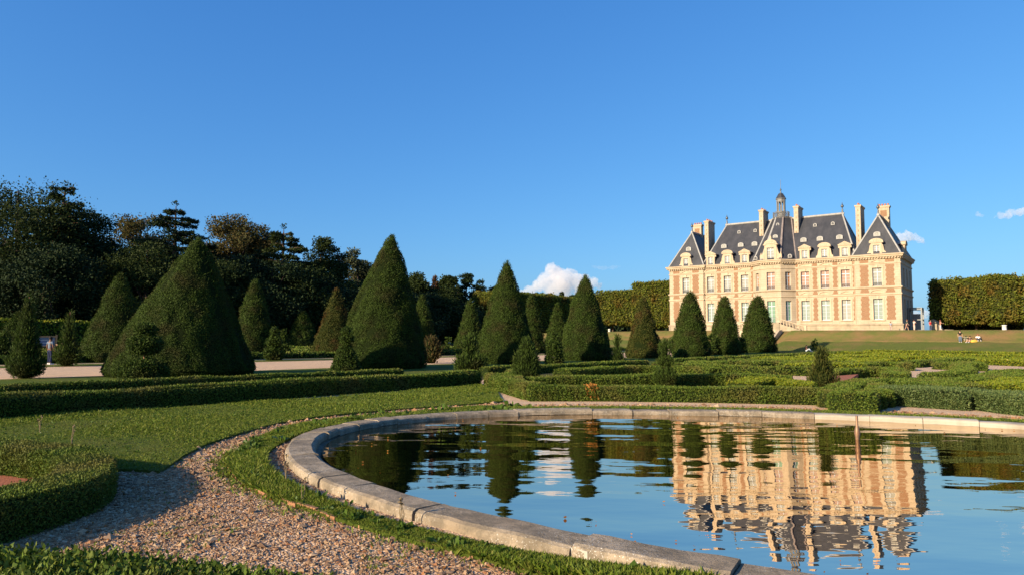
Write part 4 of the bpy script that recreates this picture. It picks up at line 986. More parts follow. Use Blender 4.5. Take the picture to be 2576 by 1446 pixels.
# right block: left end stands in the mansion's shadow
for k in range(5):
    a0 = -15.3 + k * 4.1
    lime(a0, a0 + 4.1, 141, 148.5, 9.1 + .05 * k, 2.0, ['clipped lime at the dark shaded left end of the right-hand row', 'second clipped lime of the right-hand row, densely leaved', 'third clipped lime of the right-hand row', 'thin clipped lime with sky gaps in the right-hand row', 'clipped lime cut by the right edge of the view'][k], Gr, k, gaps=1.0 if k >= 3 else 0)
# sunlit block behind and left of the mansion
for k in range(4):
    a0 = -82.5 + k * 5.6; lime(a0, a0 + 5.6, 138, 145, 9.7 + .1 * k, 2.5, ['leftmost sunlit clipped lime behind the cones', 'second sunlit clipped lime behind the cones', 'third sunlit clipped lime, with a bare trunk below', 'sunlit clipped lime at the right end of the block, above a shaded trunk'][k], Gl, 10 + k, base=3.0)
for k in range(2):
    a0 = -67 + k * 4.6 - 0; lime(a0, a0 + 4.6, 127, 134, 10.2, 1.6, ['clipped lime close to the left corner of the mansion, left one', 'clipped lime close to the left corner of the mansion, right one'][k], Gn, 20 + k, base=3.2)
for k in range(5):
    b0 = 122 + k * 7.0; lime(-106, -97, b0, b0 + 7.0, 10.0, 1.2, ['clipped lime at the near sunlit end of the side alley', 'second clipped lime along the shaded side alley', 'third clipped lime along the shaded side alley', 'fourth clipped lime along the shaded side alley', 'last clipped lime along the shaded side alley'][k], Gs, 30 + k, base=2.6)

# ================================================================== THE MANSION
S_ = 1.1053; ZB = 3.28
aR, bF = -17.74, 126.0
q = W(aR, bF)
ch = empty('mansion', (q[0], q[1], 1.7 + (ZB - 1.7) * S_), GROT, S_, label='brick and limestone mansion with steep slate roofs and a lantern', cat='mansion')
def P3(x, y, z): return np.array([x, y, z - ZB], float)
D_ = 10.8
def wallface(mb, p0, p1, z0, z1, ops, depth=.34, mat=0):
    """vertical wall from p0 to p1 with rectangular openings (u0,u1,z0,z1) and their reveals"""
    p0, p1 = np.array(p0, float), np.array(p1, float); L_ = np.linalg.norm(p1 - p0); e = (p1 - p0) / L_; inn = np.array([-e[1], e[0]])
    us = sorted(set([0, L_] + [v for o in ops for v in o[:2]])); zs = sorted(set([z0, z1] + [v for o in ops for v in o[2:4]]))
    pt = lambda u, z, d=0: P3(*(p0 + e * u + inn * d), z)
    for ua, ub in zip(us[:-1], us[1:]):
        for za, zb in zip(zs[:-1], zs[1:]):
            um, zm = (ua + ub) / 2, (za + zb) / 2
            if any(o[0] < um < o[1] and o[2] < zm < o[3] for o in ops): continue
            mb.poly([pt(ua, za), pt(ub, za), pt(ub, zb), pt(ua, zb)], mat)
    for o in ops:
        a, b, c, d = o[:4]
        for (ua, za), (ub, zb) in (((a, c), (a, d)), ((a, d), (b, d)), ((b, d), (b, c)), ((b, c), (a, c))):
            mb.poly([pt(ua, za), pt(ub, zb), pt(ub, zb, depth), pt(ua, za, depth)], mat)

def window(p0, e, w, z0, z1, pmat, parent, rail=False, trans=True, rows=4, depth=.30, name='window'):
    """casement: painted frame with bars > pane, railing"""
    p0 = np.array(p0, float); e = np.array(e, float); inn = np.array([-e[1], e[0]])
    pt = lambda u, z, d: P3(*(p0 + e * u + inn * d), z)
    mb = MB(); fw, ft = .07, .06
    def bar(u0, u1, za, zb, d0=depth - ft, d1=depth):
        V = [pt(u, z, d) for z in (za, zb) for d in (d0, d1) for u in (u0, u1)]
        mb.add(V, [[0, 2, 3, 1], [4, 5, 7, 6], [0, 1, 5, 4], [2, 6, 7, 3], [0, 4, 6, 2], [1, 3, 7, 5]])
    bar(0, fw, z0, z1); bar(w - fw, w, z0, z1); bar(fw, w - fw, z0, z0 + .12); bar(fw, w - fw, z1 - fw, z1)
    zt = z1
    if trans:
        zt = z0 + (z1 - z0) * .76; bar(fw, w - fw, zt - .06, zt + .06, depth - ft - .02)
    bar(w / 2 - .055, w / 2 + .055, z0 + .12, z1 - fw, depth - ft - .01)
    for k in range(1, rows):
        zz = z0 + .12 + (zt - z0 - .12) * k / rows; bar(fw, w / 2 - .055, zz - .018, zz + .018, depth - ft + .012); bar(w / 2 + .055, w - fw, zz - .018, zz + .018, depth - ft + .012)
    f = mb.build(name, M['frame'], parent); sub = parent if parent.get('is_part') else f
    MB().poly([pt(.03, z0 + .03, depth - .015), pt(w - .03, z0 + .03, depth - .015), pt(w - .03, z1 - .03, depth - .015), pt(.03, z1 - .03, depth - .015)]).build('pane', M[pmat], sub)
    if rail:
        r = MB(); d = .06
        for zz in (z0 + .05, z0 + .60): 
            V = [pt(u, z, dd) for z in (zz - .02, zz + .02) for dd in (d - .02, d + .02) for u in (0, w)]; r.add(V, [[0, 2, 3, 1], [4, 5, 7, 6], [0, 1, 5, 4], [2, 6, 7, 3], [0, 4, 6, 2], [1, 3, 7, 5]])
        for k in range(11):
            u = w * (k + .5) / 11; r.tube([pt(u, z0 + .05, d), pt(u + .05 * (-1) ** k, z0 + .33, d), pt(u, z0 + .6, d)], .014, 4)
        for k in range(4):
            u = w * (k + .5) / 4; r.tube([pt(u + .1 * math.cos(q_), z0 + .33 + .17 * math.sin(q_), d) for q_ in np.linspace(0, 6.283, 10)], .016, 4, cap=False)
        r.build('railing', M['iron'], sub)
    return f

LW, UW = (5.0, 8.12), (9.98, 12.72)            # lower / upper window heights
def column(xc, w=1.26): return (xc - w / 2, xc + w / 2)
cols_R = [(-3.1, 'pav'), (-7.5, 'main'), (-10.45, 'main'), (-13.4, 'main')]
cols_L = [(-36.4 - c, k) for c, k in cols_R]
YP = -.28                                       # pavilions stand a little proud
CB = [(-21.55, 0.0), (-19.75, -1.75), (-16.65, -1.75), (-14.85, 0.0)]      # canted centre bay

def ops_for(x0, cols): return [(c - .63 - x0, c + .63 - x0, *zz) for c in cols for zz in (LW, UW)]
def basement(x0, cols): return [(c - .38 - x0, c + .38 - x0, 3.36, 3.92) for c in cols]
wm = MB()
wallface(wm, (-36.4, YP), (-30.1, YP), 2.4, 14.0, ops_for(-36.4, [-33.3]) + basement(-36.4, [-33.3]))
wm.poly([P3(-36.4, YP, 2.4), P3(-36.4, YP, 14), P3(-36.4, D_, 14), P3(-36.4, D_, 2.4)])
wm.poly([P3(-30.1, YP, 2.4), P3(-30.1, YP, 14), P3(-30.1, 0, 14), P3(-30.1, 0, 2.4)])
wm.poly([P3(-36.4, D_, 2.4), P3(-36.4, D_, 14), P3(-18, D_, 14), P3(-18, D_, 2.4)])
wm.build('wall', M['stone'], ch)
wm = MB(); wallface(wm, (-30.1, 0), CB[0], 2.4, 14.0, ops_for(-30.1, [-28.9, -25.95, -23.0]) + basement(-30.1, [-28.9, -25.95, -23.0])); wm.build('wall', M['stone'], ch)
wm = MB(); wallface(wm, CB[3], (-6.1, 0), 2.4, 14.0, ops_for(-14.85, [-13.4, -10.45, -7.5]) + basement(-14.85, [-13.4, -10.45, -7.5])); wm.build('wall', M['stone'], ch)
wm = MB(); wallface(wm, (-6.1, YP), (0, YP), 2.4, 14.0, ops_for(-6.1, [-3.1]) + basement(-6.1, [-3.1]))
wm.poly([P3(-6.1, YP, 2.4), P3(-6.1, YP, 14), P3(-6.1, 0, 14), P3(-6.1, 0, 2.4)])
sideops = [(u - .6, u + .6, *zz) for u in (3.0, 6.0, 9.0) for zz in (LW, UW)]
wallface(wm, (0, YP), (0, D_), 2.4, 14.0, sideops)
wm.poly([P3(0, D_, 2.4), P3(0, D_, 14), P3(-18, D_, 14), P3(-18, D_, 2.4)])
wm.build('wall', stonemat('limestone_side', (.50, .37, .25), (.36, .25, .17)), ch) if False else wm.build('wall', M['stone'], ch)
# centre bay
wm = MB(); bays = []
for k in range(3):
    p0, p1 = np.array(CB[k]), np.array(CB[k + 1]); L_ = np.linalg.norm(p1 - p0); e = (p1 - p0) / L_; ww = 1.28 if k == 1 else .98
    u0 = (L_ - ww) / 2; wallface(wm, p0, p1, 2.4, 14.3, [(u0, u0 + ww, 5.0 if k != 1 else 4.55, 8.15), (u0, u0 + ww, 9.95, 12.75)], .38); bays.append((p0 + e * u0, e, ww, k))
wm.build('wall', M['stone'], ch)
# windows
for x0, kd in cols_R + [(-33.3, 'pav'), (-28.9, 'main'), (-25.95, 'main'), (-23.0, 'main')]:
    y = YP if kd == 'pav' else 0; right = x0 > -15
    window((x0 - .63, y), (1, 0), 1.26, *LW, 'pane_mint' if int(x0 * 10) % 3 else 'pane_white', ch, False)
    window((x0 - .63, y), (1, 0), 1.26, *UW, 'pane_pink' if (right and kd == 'main') else 'pane_white', ch, True)
for p, e, ww, k in bays:
    window(p, e, ww, 5.0 if k != 1 else 4.55, 8.15, 'pane_green', ch, False, depth=.34)
    window(p, e, ww, 9.95, 12.75, 'pane_pink' if k == 1 else 'pane_amber', ch, True, depth=.34)
for u in (3.0, 6.0, 9.0):
    for zz in (LW, UW): window((0, YP + u - .6), (0, 1), 1.2, *zz, 'pane_dark', ch)
for c in [-33.3, -28.9, -25.95, -23.0, -13.4, -10.45, -7.5, -3.1]:
    y = YP if c in (-33.3, -3.1) else 0
    MB().box(c - .38, c + .38, y + .16, y + .2, 3.36 - ZB, 3.92 - ZB).build('basement_grille', M['zinc'], ch)

# brick panels with toothed stone edges
def brickpanel(x0, x1, y, zr, left=True, right=True):
    mb = MB(); st = .34; n = int(round((zr[1] - zr[0]) / st)); st = (zr[1] - zr[0]) / n
    for k in range(n):
        t = .10 if k % 2 else 0; mb.box(x0 + (t if left else 0), x1 - (t if right else 0), y - .025, y + .03, zr[0] + k * st - ZB, zr[0] + (k + 1) * st - ZB)
    mb.build('brick_panel', M['brick'], ch)
pan = [(-35.68, -34.5), (-32.1, -30.92), (-5.42, -4.24), (-1.98, -.80)]
mn = [(-27.78, -27.08), (-24.83, -24.13), (-12.27, -11.57), (-9.32, -8.62)]
for zr in ((5.0, 8.55), (9.02, 9.62), (10.0, 13.15), (13.5, 13.98)):
    for x0, x1 in pan: brickpanel(x0, x1, YP, zr)
    for x0, x1 in mn: brickpanel(x0, x1, 0, zr)
    for x0, x1 in ((-30.04, -29.86), (-21.95, -21.62), (-14.80, -14.45), (-6.50, -6.16)): brickpanel(x0, x1, 0, zr, x0 in (-21.95, -6.50), x0 in (-30.04, -14.80))

# mouldings running round the fronts
fr_path = [(-36.4, D_), (-36.4, YP), (-30.1, YP), (-30.1, 0), CB[0], CB[1], CB[2], CB[3], (-6.1, 0), (-6.1, YP), (0, YP), (0, D_)]
def moulding(name, prof, mat, path=fr_path):
    """prof: (out, z) outline swept along the plan line with mitred corners"""
    P = np.array(path, float); n = len(P); off = []
    for i in range(n):
        a = P[i] - P[i - 1] if i else P[1] - P[0]; b = P[i + 1] - P[i] if i < n - 1 else a
        a = a / np.linalg.norm(a); b = b / np.linalg.norm(b); na_, nb_ = np.array([a[1], -a[0]]), np.array([b[1], -b[0]])
        m = na_ + nb_; m /= np.linalg.norm(m); off.append(m / max(m @ na_, .3))
    off = np.array(off); V = np.array([[P3(*(P[i] + off[i] * o), z) for o, z in prof] for i in range(n)]); k = len(prof)
    mb = MB(); i, j = np.meshgrid(np.arange(n - 1), np.arange(k - 1), indexing='ij')
    mb.add(V.reshape(-1, 3), np.stack([i * k + j, (i + 1) * k + j, (i + 1) * k + j + 1, i * k + j + 1], -1).reshape(-1, 4)); return mb.build(name, mat, ch)
moulding('plinth', [(.03, 2.4), (.14, 2.4), (.14, 4.12), (.22, 4.2), (.22, 4.34), (.10, 4.42), (.03, 4.46)], M['stone_grey'])
moulding('string_course', [(.03, 8.66), (.07, 8.70), (.12, 8.80), (.12, 8.92), (.03, 8.98)], M['stone_plain'])
moulding('string_course', [(.03, 9.60), (.12, 9.68), (.20, 9.76), (.20, 9.88), (.03, 9.95)], M['stone_plain'])
moulding('string_course', [(.03, 13.22), (.08, 13.27), (.10, 13.36), (.10, 13.42), (.03, 13.46)], M['stone_plain'])
cor = moulding('cornice', [(.03, 13.95), (.12, 14.02), (.12, 14.16), (.30, 14.20), (.42, 14.30), (.42, 14.44), (.54, 14.56), (.54, 14.68), (.30, 14.76), (-.6, 14.80)], M['stone_plain'])
mb = MB()                                                    # dentils under the cornice
for (x0, y0), (x1, y1) in zip(fr_path[1:-2], fr_path[2:-1]):
    L_ = math.hypot(x1 - x0, y1 - y0)
    if L_ < 1: continue
    n = int(L_ / .36); an_ = math.atan2(y1 - y0, x1 - x0)
    for k in range(n):
        u = (k + .5) / n; cx_, cy_ = x0 + (x1 - x0) * u, y0 + (y1 - y0) * u
        mb.box(-.085, .085, -.36, -.10, 14.035 - ZB, 14.195 - ZB, 0, an_, (cx_, cy_))
for k in range(30): mb.box(.10, .36, YP + .36 * k + .1, YP + .36 * k + .27, 14.035 - ZB, 14.195 - ZB)
mb.build('dentils', M['stone_plain'], cor)

# window surrounds: architrave, keystone, sill and pediment
def surround(xc, y, zz, w, pk, zt, sill=True):
    mb = MB(); z0, z1 = zz; yo = y - .05
    for sx in (-1, 1): 
        x_ = xc + sx * (w / 2 + .11); mb.box(x_ - .11, x_ + .11, yo, y + .02, z0 - ZB, z1 + .2 - ZB)
    mb.box(xc - w / 2 + .002, xc + w / 2 - .002, yo, y + .02, z1 - ZB, z1 + .2 - ZB)
    K = [(xc - .10, z1 - .02), (xc + .10, z1 - .02), (xc + .17, z1 + .42), (xc - .17, z1 + .42)]
    mb.prism([P3(a_, y - .13, z_) for a_, z_ in K], (0, .14, 0))
    if sill: mb.box(xc - w / 2 - .25, xc + w / 2 + .25, y - .16, y + .02, z0 - .14 - ZB, z0 - .002 - ZB)
    hw = 1.08
    if pk == 'tri': O = [(xc - hw, zt), (xc + hw, zt), (xc, zt + .55)]; I = [(xc - hw * .74, zt + .09), (xc + hw * .74, zt + .09), (xc, zt + .42)]
    else:
        an_ = np.linspace(.16, math.pi - .16, 13); O = [(xc - hw, zt), (xc + hw, zt)] + [(xc + hw * math.cos(q_), zt + .52 * math.sin(q_)) for q_ in an_]
        I = [(xc - hw * .78, zt + .09), (xc + hw * .78, zt + .09)] + [(xc + hw * .80 * math.cos(q_), zt + .06 + .36 * math.sin(q_)) for q_ in an_]
    O3 = np.array([P3(a_, y - .17, z_) for a_, z_ in O]); I3 = np.array([P3(a_, y - .17, z_) for a_, z_ in I]); n = len(O3); i = np.arange(n); j = (i + 1) % n
    mb.add(np.concatenate([O3, I3]), np.stack([i, j, j + n, i + n], 1))
    mb.add(np.concatenate([O3, O3 + [0, .18, 0]]), np.stack([i, j, j + n, i + n], 1)); mb.add(np.concatenate([I3, I3 + [0, .12, 0]]), np.stack([i, j, j + n, i + n], 1)); mb.poly(I3 + [0, .12, 0])
    mb.build('window_surround', M['stone_plain'], ch)
for c, lo_, up_ in [(-33.3, 'seg', 'tri'), (-28.9, 'tri', 'seg'), (-25.95, 'seg', 'tri'), (-23.0, 'tri', 'seg'), (-13.4, 'tri', 'seg'), (-10.45, 'seg', 'tri'), (-7.5, 'tri', 'seg'), (-3.1, 'seg', 'tri')]:
    y = YP if c in (-33.3, -3.1) else 0
    surround(c, y, LW, 1.26, lo_, 8.98); surround(c, y, UW, 1.26, up_, 13.46, False)

# pipes in the corners
for x in (-30.0, -6.2):
    MB().tube([P3(x, -.12, 3.2), P3(x, -.12, 13.9)], .06, 8).build('drainpipe', M['stone_plain'], ch)

# ---- roofs
Z0 = 14.76
def hip(x0, x1, y0, y1, ra, rb, z1, name, parent=ch):
    mb = MB(); A, B, C_, Dd = P3(x0, y0, Z0), P3(x1, y0, Z0), P3(x1, y1, Z0), P3(x0, y1, Z0); Ra, Rb = P3(*ra, z1), P3(*rb, z1)
    if ra[1] == rb[1]:
        for f in ([A, B, Rb, Ra], [C_, Dd, Ra, Rb], [Dd, A, Ra], [B, C_, Rb]): mb.poly(f)
        ed = [(A, Ra), (Dd, Ra), (B, Rb), (C_, Rb), (Ra, Rb)]
    else:
        for f in ([A, B, Ra], [C_, Dd, Rb], [Dd, A, Ra, Rb], [B, C_, Rb, Ra]): mb.poly(f)
        ed = [(A, Ra), (B, Ra), (C_, Rb), (Dd, Rb), (Ra, Rb)]
    o = mb.build(name, M['slate'], parent)
    l = MB()
    for a_, b_ in ed[:-1]: l.tube([a_ + (b_ - a_) * .005, b_], .145, 4)
    a_, b_ = ed[-1]; v = (b_ - a_) / np.linalg.norm(b_ - a_); l.tube([a_ - v * .25 + [0, 0, .04], b_ + v * .25 + [0, 0, .04]], .20, 6)
    l.build('lead_flashing', M['lead'], o); return o
roof_m = hip(-30.35, -6.0, .08, 10.1, (-27.7, 5.0), (-8.7, 5.0), 22.25, 'roof')
roof_l = hip(-36.5, -30.0, YP + .02, D_ + .2, (-33.25, 2.6), (-33.25, 8.2), 21.1, 'roof')
roof_r = hip(-6.4, .1, YP + .02, D_ + .2, (-3.15, 2.6), (-3.15, 8.2), 21.1, 'roof')
# centre pavilion roof, following the canted bay up to a small platform
mb, ld = MB(), MB(); c0 = np.array([-18.2, 4.6]); pr_ = 1.05
plat = [c0 + np.array([-pr_ * 1.5, .35]), c0 + np.array([-pr_ * .55, -pr_ * .75]), c0 + np.array([pr_ * .55, -pr_ * .75]), c0 + np.array([pr_ * 1.5, .35])]
bs = [np.array(CB[0]) + [-.12, .25], np.array(CB[1]) + [-.02, .12], np.array(CB[2]) + [.02, .12], np.array(CB[3]) + [.12, .25]]
ZT = 22.5
for k in range(3): mb.poly([P3(*bs[k], Z0), P3(*bs[k + 1], Z0), P3(*plat[k + 1], ZT), P3(*plat[k], ZT)])
for k in (0, 3):
    s = -1 if k == 0 else 1; far_b, far_t = np.array([bs[k][0] , 5.0]), np.array([plat[k][0], 5.2])
    V = [P3(*bs[k], Z0), P3(*plat[k], ZT), P3(*far_t, ZT), P3(*far_b, Z0)]; mb.poly(V if k else V[::-1])
mb.poly([P3(*p, ZT) for p in plat] + [P3(plat[3][0], 5.2, ZT), P3(plat[0][0], 5.2, ZT)])
cr = mb.build('roof', M['slate'], ch)
for k in range(4): ld.tube([P3(*bs[k], Z0 + .02), P3(*plat[k], ZT)], .17, 4, 0 if k < 2 else 1)
ld.tube([P3(*p, ZT) for p in plat], .13, 6)
for k in (1, 2):                                              # double rolls on the front hips
    o_ = np.array([.22 if k == 1 else -.22, -.02]); ld.tube([P3(*(bs[k] + o_), Z0 + .1), P3(*(plat[k] + o_ * .35), ZT)], .07, 5, 0 if k < 2 else 1)
ld.build('lead_flashing', [M['lead'], M['lead_dark']], cr)
# lantern
lc = np.array([c0[0], c0[1] + .1]); lan = MB()
def octo(r, z0, z1, mat=0, r1=None):
    an_ = np.arange(8) * math.pi / 4 + math.pi / 8; r1 = r if r1 is None else r1
    V = np.concatenate([np.array([P3(lc[0] + r * math.cos(q_), lc[1] + r * math.sin(q_), z0) for q_ in an_]), np.array([P3(lc[0] + r1 * math.cos(q_), lc[1] + r1 * math.sin(q_), z1) for q_ in an_])])
    i = np.arange(8); j = (i + 1) % 8; lan.add(V, np.stack([i, j, j + 8, i + 8], 1), mat); lan.poly(V[8:], mat); lan.poly(V[:8][::-1], mat)
octo(.72, ZT, ZT + .9); octo(.80, ZT + .9, ZT + 1.02); octo(.74, ZT + 2.75, ZT + 3.2); octo(.86, ZT + 3.2, ZT + 3.3)
for q_ in np.arange(8) * math.pi / 4 + math.pi / 8:
    lan.tube([P3(lc[0] + .62 * math.cos(q_), lc[1] + .62 * math.sin(q_), ZT + 1.0), P3(lc[0] + .62 * math.cos(q_), lc[1] + .62 * math.sin(q_), ZT + 2.8)], .10, 6)
for q_ in np.arange(8) * math.pi / 4:                        # little arches
    c_ = np.array([lc[0] + .60 * math.cos(q_), lc[1] + .60 * math.sin(q_)]); e_ = np.array([-math.sin(q_), math.cos(q_)])
    lan.tube([P3(*(c_ + e_ * .17 * math.cos(t_)), ZT + 2.55 + .2 * math.sin(t_)) for t_ in np.linspace(0, math.pi, 7)], .06, 5)
la = lan.build('lantern', M['lead_grey'], ch)
lan = MB(); octo(.84, ZT + 3.3, ZT + 3.75, 0, .62); octo(.62, ZT + 3.75, ZT + 4.2, 0, .36); lan.build('lantern_roof', M['slate'], la)
lan = MB(); lan.lathe([(.16, 0), (.10, .3), (.07, .5), (.15, .62), (.15, .70), (.05, .85), (.03, 1.0), (.03, 2.3), (.005, 2.5)], 8, c=P3(lc[0], lc[1], ZT + 4.2)); lan.build('spire', M['zinc'], la)
rl = MB()
an_ = np.linspace(0, 2 * math.pi, 9) + math.pi / 8
ring = [(lc[0] + 1.32 * math.cos(q_), lc[1] + 1.25 * math.sin(q_)) for q_ in an_]
for z_ in (.06, .95): rl.tube([P3(x, y, ZT + z_) for x, y in ring], .035, 5, cap=False)
for (x0, y0), (x1, y1) in zip(ring[:-1], ring[1:]):
    for u in np.linspace(0, 1, 8)[:-1]: rl.tube([P3(x0 + (x1 - x0) * u, y0 + (y1 - y0) * u, ZT), P3(x0 + (x1 - x0) * u, y0 + (y1 - y0) * u, ZT + (1.0 if u == 0 else .95))], .035 if u == 0 else .016, 4)
    rl.tube([P3(x0, y0, ZT + .1), P3(x1, y1, ZT + .9)], .02, 4); rl.tube([P3(x0, y0, ZT + .9), P3(x1, y1, ZT + .1)], .02, 4)
rl.build('lantern_railing', M['iron'], la)
# finials
def finial(x, y, z):
    f = MB(); f.lathe([(.20, -.1), (.16, .25), (.10, .5), (.14, .62), (.08, .72), (.06, .95), (.20, 1.05), (.24, 1.2), (.20, 1.36), (.07, 1.48), (.04, 1.75), (.005, 1.85)], 10, c=P3(x, y, z)); f.build('finial', M['zinc'], ch)
for x in (-27.7, -8.7): finial(x, 5.0, 22.3)
for x in (-33.25, -3.15): finial(x, 2.6, 21.1)
# chimneys
def chimney(x0, x1, y0, y1, z0, z1, pots, parent):
    mb = MB(); mb.box(x0, x1, y0, y1, z0 - ZB, z1 - .32 - ZB, 0); mb.box(x0 - .06, x1 + .06, y0 - .06, y1 + .06, z1 - .319 - ZB, z1 - .2 - ZB, 1); mb.box(x0 - .12, x1 + .12, y0 - .12, y1 + .12, z1 - .199 - ZB, z1 - ZB, 1)
    long_y = (y1 - y0) > (x1 - x0)
    n = int((z1 - z0 - .6) / .8)
    for k in range(n):                                        # small stone cramps / brick inlay up the narrow front
        zc = z0 + .5 + k * .8; xc = (x0 + x1) / 2
        mb.box(xc - .05, xc + .05, y0 - .012, y0 + .01, zc - ZB, zc + .34 - ZB, 2)
    if not long_y: mb.box(x0 + .35, x1 - .35, y0 - .02, y0 + .01, z1 - 1.7 - ZB, z1 - .75 - ZB, 2)
    c = mb.build('chimney', [M['stone'], M['stone_plain'], M['brick']], parent)
    for k in range(pots):
        p = MB(); u = (k + .5) / pots; cx, cy = ((x0 + x1) / 2, y0 + (y1 - y0) * u) if long_y else (x0 + (x1 - x0) * u, (y0 + y1) / 2)
        p.lathe([(.13, 0), (.12, .28), (.15, .3), (.15, .36), (.10, .36)], 8, c=P3(cx, cy, z1))
        p.build('chimney_pot', M['terracotta'], c)
chimney(-30.75, -30.05, 2.2, 5.2, 15.0, 22.9, 4, ch); chimney(-6.25, -5.55, 2.2, 5.2, 15.0, 22.9, 4, ch)
chimney(-21.45, -20.75, 3.2, 5.9, 18.2, 24.0, 3, ch); chimney(-15.75, -15.05, 3.2, 5.9, 18.2, 24.0, 3, ch)
chimney(-34.6, -33.0, 6.2, 7.1, 19.0, 23.1, 4, ch); chimney(-3.8, -2.2, 6.2, 7.1, 19.0, 23.1, 4, ch)
# dormers
def dormer(xc, y, kind, parent, side=False):
    w, zs, zt = .86, 14.86, 16.12; mb = MB()
    hw = .95; fy = y
    tr = (lambda a_, b_, z_: P3(-b_ + .0, xc + a_, z_)) if side else (lambda a_, b_, z_: P3(xc + a_, b_, z_))
    def bx(a0, a1, b0, b1, z0, z1, m=0):
        V = np.array([tr(a_, b_, z_) for z_ in (z0, z1) for b_ in (b0, b1) for a_ in (a0, a1)]); mb.add(V, [[0, 2, 3, 1], [4, 5, 7, 6], [0, 1, 5, 4], [2, 6, 7, 3], [0, 4, 6, 2], [1, 3, 7, 5]], m)
    bx(-hw * .78, -w / 2, fy, fy + .5, 14.78, 16.45); bx(w / 2, hw * .78, fy, fy + .5, 14.78, 16.45); bx(-w / 2, w / 2, fy + .002, fy + .5, zt, 16.448)
    bx(-hw * .76, hw * .76, fy + .5, fy + 1.75, 14.80, 16.42, 1)
    bx(-hw, hw, fy - .10, fy + .6, 16.452, 16.58)
    if kind == 'tri': O = [(-hw - .08, 16.582), (hw + .08, 16.582), (0, 17.12)]
    else: O = [(hw * 1.02 * math.cos(q_), 16.582 + .56 * math.sin(q_)) for q_ in np.linspace(0, math.pi, 15)]
    A = np.array([tr(a_, fy - .12, z_) for a_, z_ in O]); B = np.array([tr(a_, fy + 1.9, z_) for a_, z_ in O]); C_ = np.array([tr(a_, fy + .5, z_) for a_, z_ in O]); n = len(A); i = np.arange(n); j = (i + 1) % n
    mb.add(np.concatenate([A, C_]), np.stack([i, j, j + n, i + n], 1), 0); mb.poly(A[::-1], 0); mb.add(np.concatenate([C_, B]), np.stack([i, j, j + n, i + n], 1), 2)
    I = np.array([tr(a_ * .78, fy - .14, 16.60 + (z_ - 16.582) * .72 + .04) for a_, z_ in O]); mb.poly(I[::-1], 3)
    if kind == 'seg':                                         # side scrolls
        for s in (-1, 1):
            Q = [(s * hw * .78, 14.80), (s * (hw + .32), 14.80), (s * (hw + .30), 15.05), (s * (hw + .10), 15.25), (s * (hw + .02), 15.7), (s * (hw - .05), 16.1), (s * hw * .78, 16.3)]
            P_ = np.array([tr(a_, fy + .06, z_) for a_, z_ in Q]); dv = tr(0, fy + .40, 15) - tr(0, fy + .06, 15); mb.prism(P_, dv)
    else:
        for s in (-1, 1): bx(min(s * hw * .78, s * hw), max(s * hw * .78, s * hw), fy + .05, fy + .4, 16.1, 16.45)
    o = mb.build('dormer', [M['stone_plain'], M['slate'], M['lead'], M['stone']], parent); o['is_part'] = 1
    if not side: window((xc - w / 2, fy), (1, 0), w, zs, zt, 'pane_white', o, False, False, 4, .22)
    else: window((-fy, xc - w / 2), (0, 1), w, zs, zt, 'pane_dark', o, False, False, 4, .22)
for x, k_ in [(-28.9, 'tri'), (-25.95, 'seg'), (-23.0, 'tri'), (-13.4, 'tri'), (-10.45, 'seg'), (-7.5, 'tri')]: dormer(x, .05, k_, ch)
dormer(-33.3, YP + .05, 'seg', ch); dormer(-3.1, YP + .05, 'seg', ch)
dormer(5.2, -.05, 'seg', ch, True)
# big centre dormer
mb = MB(); fy = -1.62; xc = -18.2
def bx(a0, a1, b0, b1, z0, z1, m=0): mb.box(xc + a0, xc + a1, b0, b1, z0 - ZB, z1 - ZB, m)
bx(-.95, -.56, fy, fy + .5, 14.8, 17.15); bx(.56, .95, fy, fy + .5, 14.8, 17.15); bx(-.56, .56, fy + .003, fy + .5, 16.75, 17.148); bx(-.94, .94, fy + .5, fy + 1.6, 14.8, 17.1, 1)
bx(-1.14, -.70, fy - .08, fy + .55, 17.152, 17.34); bx(.70, 1.14, fy - .08, fy + .55, 17.152, 17.34); bx(-.70, .70, fy - .02, fy + .5, 17.151, 17.338)
O = [(1.02 * math.cos(q_), 17.342 + .72 * math.sin(q_)) for q_ in np.linspace(0, math.pi, 17)]
A = np.array([P3(xc + a_, fy - .06, z_) for a_, z_ in O]); mb.prism(A, (0, .6, 0)); A2 = np.array([P3(xc + a_, fy + .541, z_ - .03) for a_, z_ in O]); mb.prism(A2, (0, 1.5, 0), 2)
A3 = np.array([P3(xc + a_ * .72, fy - .09, 17.36 + (z_ - 17.342) * .72) for a_, z_ in O]); mb.prism(A3, (0, .02, 0), 3)
mb.lathe([(.22, 0), (.26, .12), (.14, .22), (.20, .38), (.12, .52), (.16, .6), (.02, .72)], 10, c=P3(xc, fy + .2, 18.0))
for s in (-1, 1):
    Q = [(s * .95, 14.8), (s * 1.72, 14.8), (s * 1.72, 15.55), (s * 1.40, 15.62), (s * 1.22, 15.95), (s * 1.08, 16.5), (s * .95, 16.9)]
    mb.prism(np.array([P3(xc + a_, fy + .06, z_) for a_, z_ in Q]), (0, .36, 0))
    mb.lathe([(.14, 0), (.17, .1), (.06, .3), (.10, .38), (.01, .46)], 8, c=P3(xc + s * 1.56, fy + .24, 15.55))
o = mb.build('dormer', [M['stone_plain'], M['slate'], M['lead'], M['stone']], ch); o['is_part'] = 1
window((xc - .56, fy), (1, 0), 1.12, 14.9, 16.75, 'pane_white', o, False, True, 3, .24)
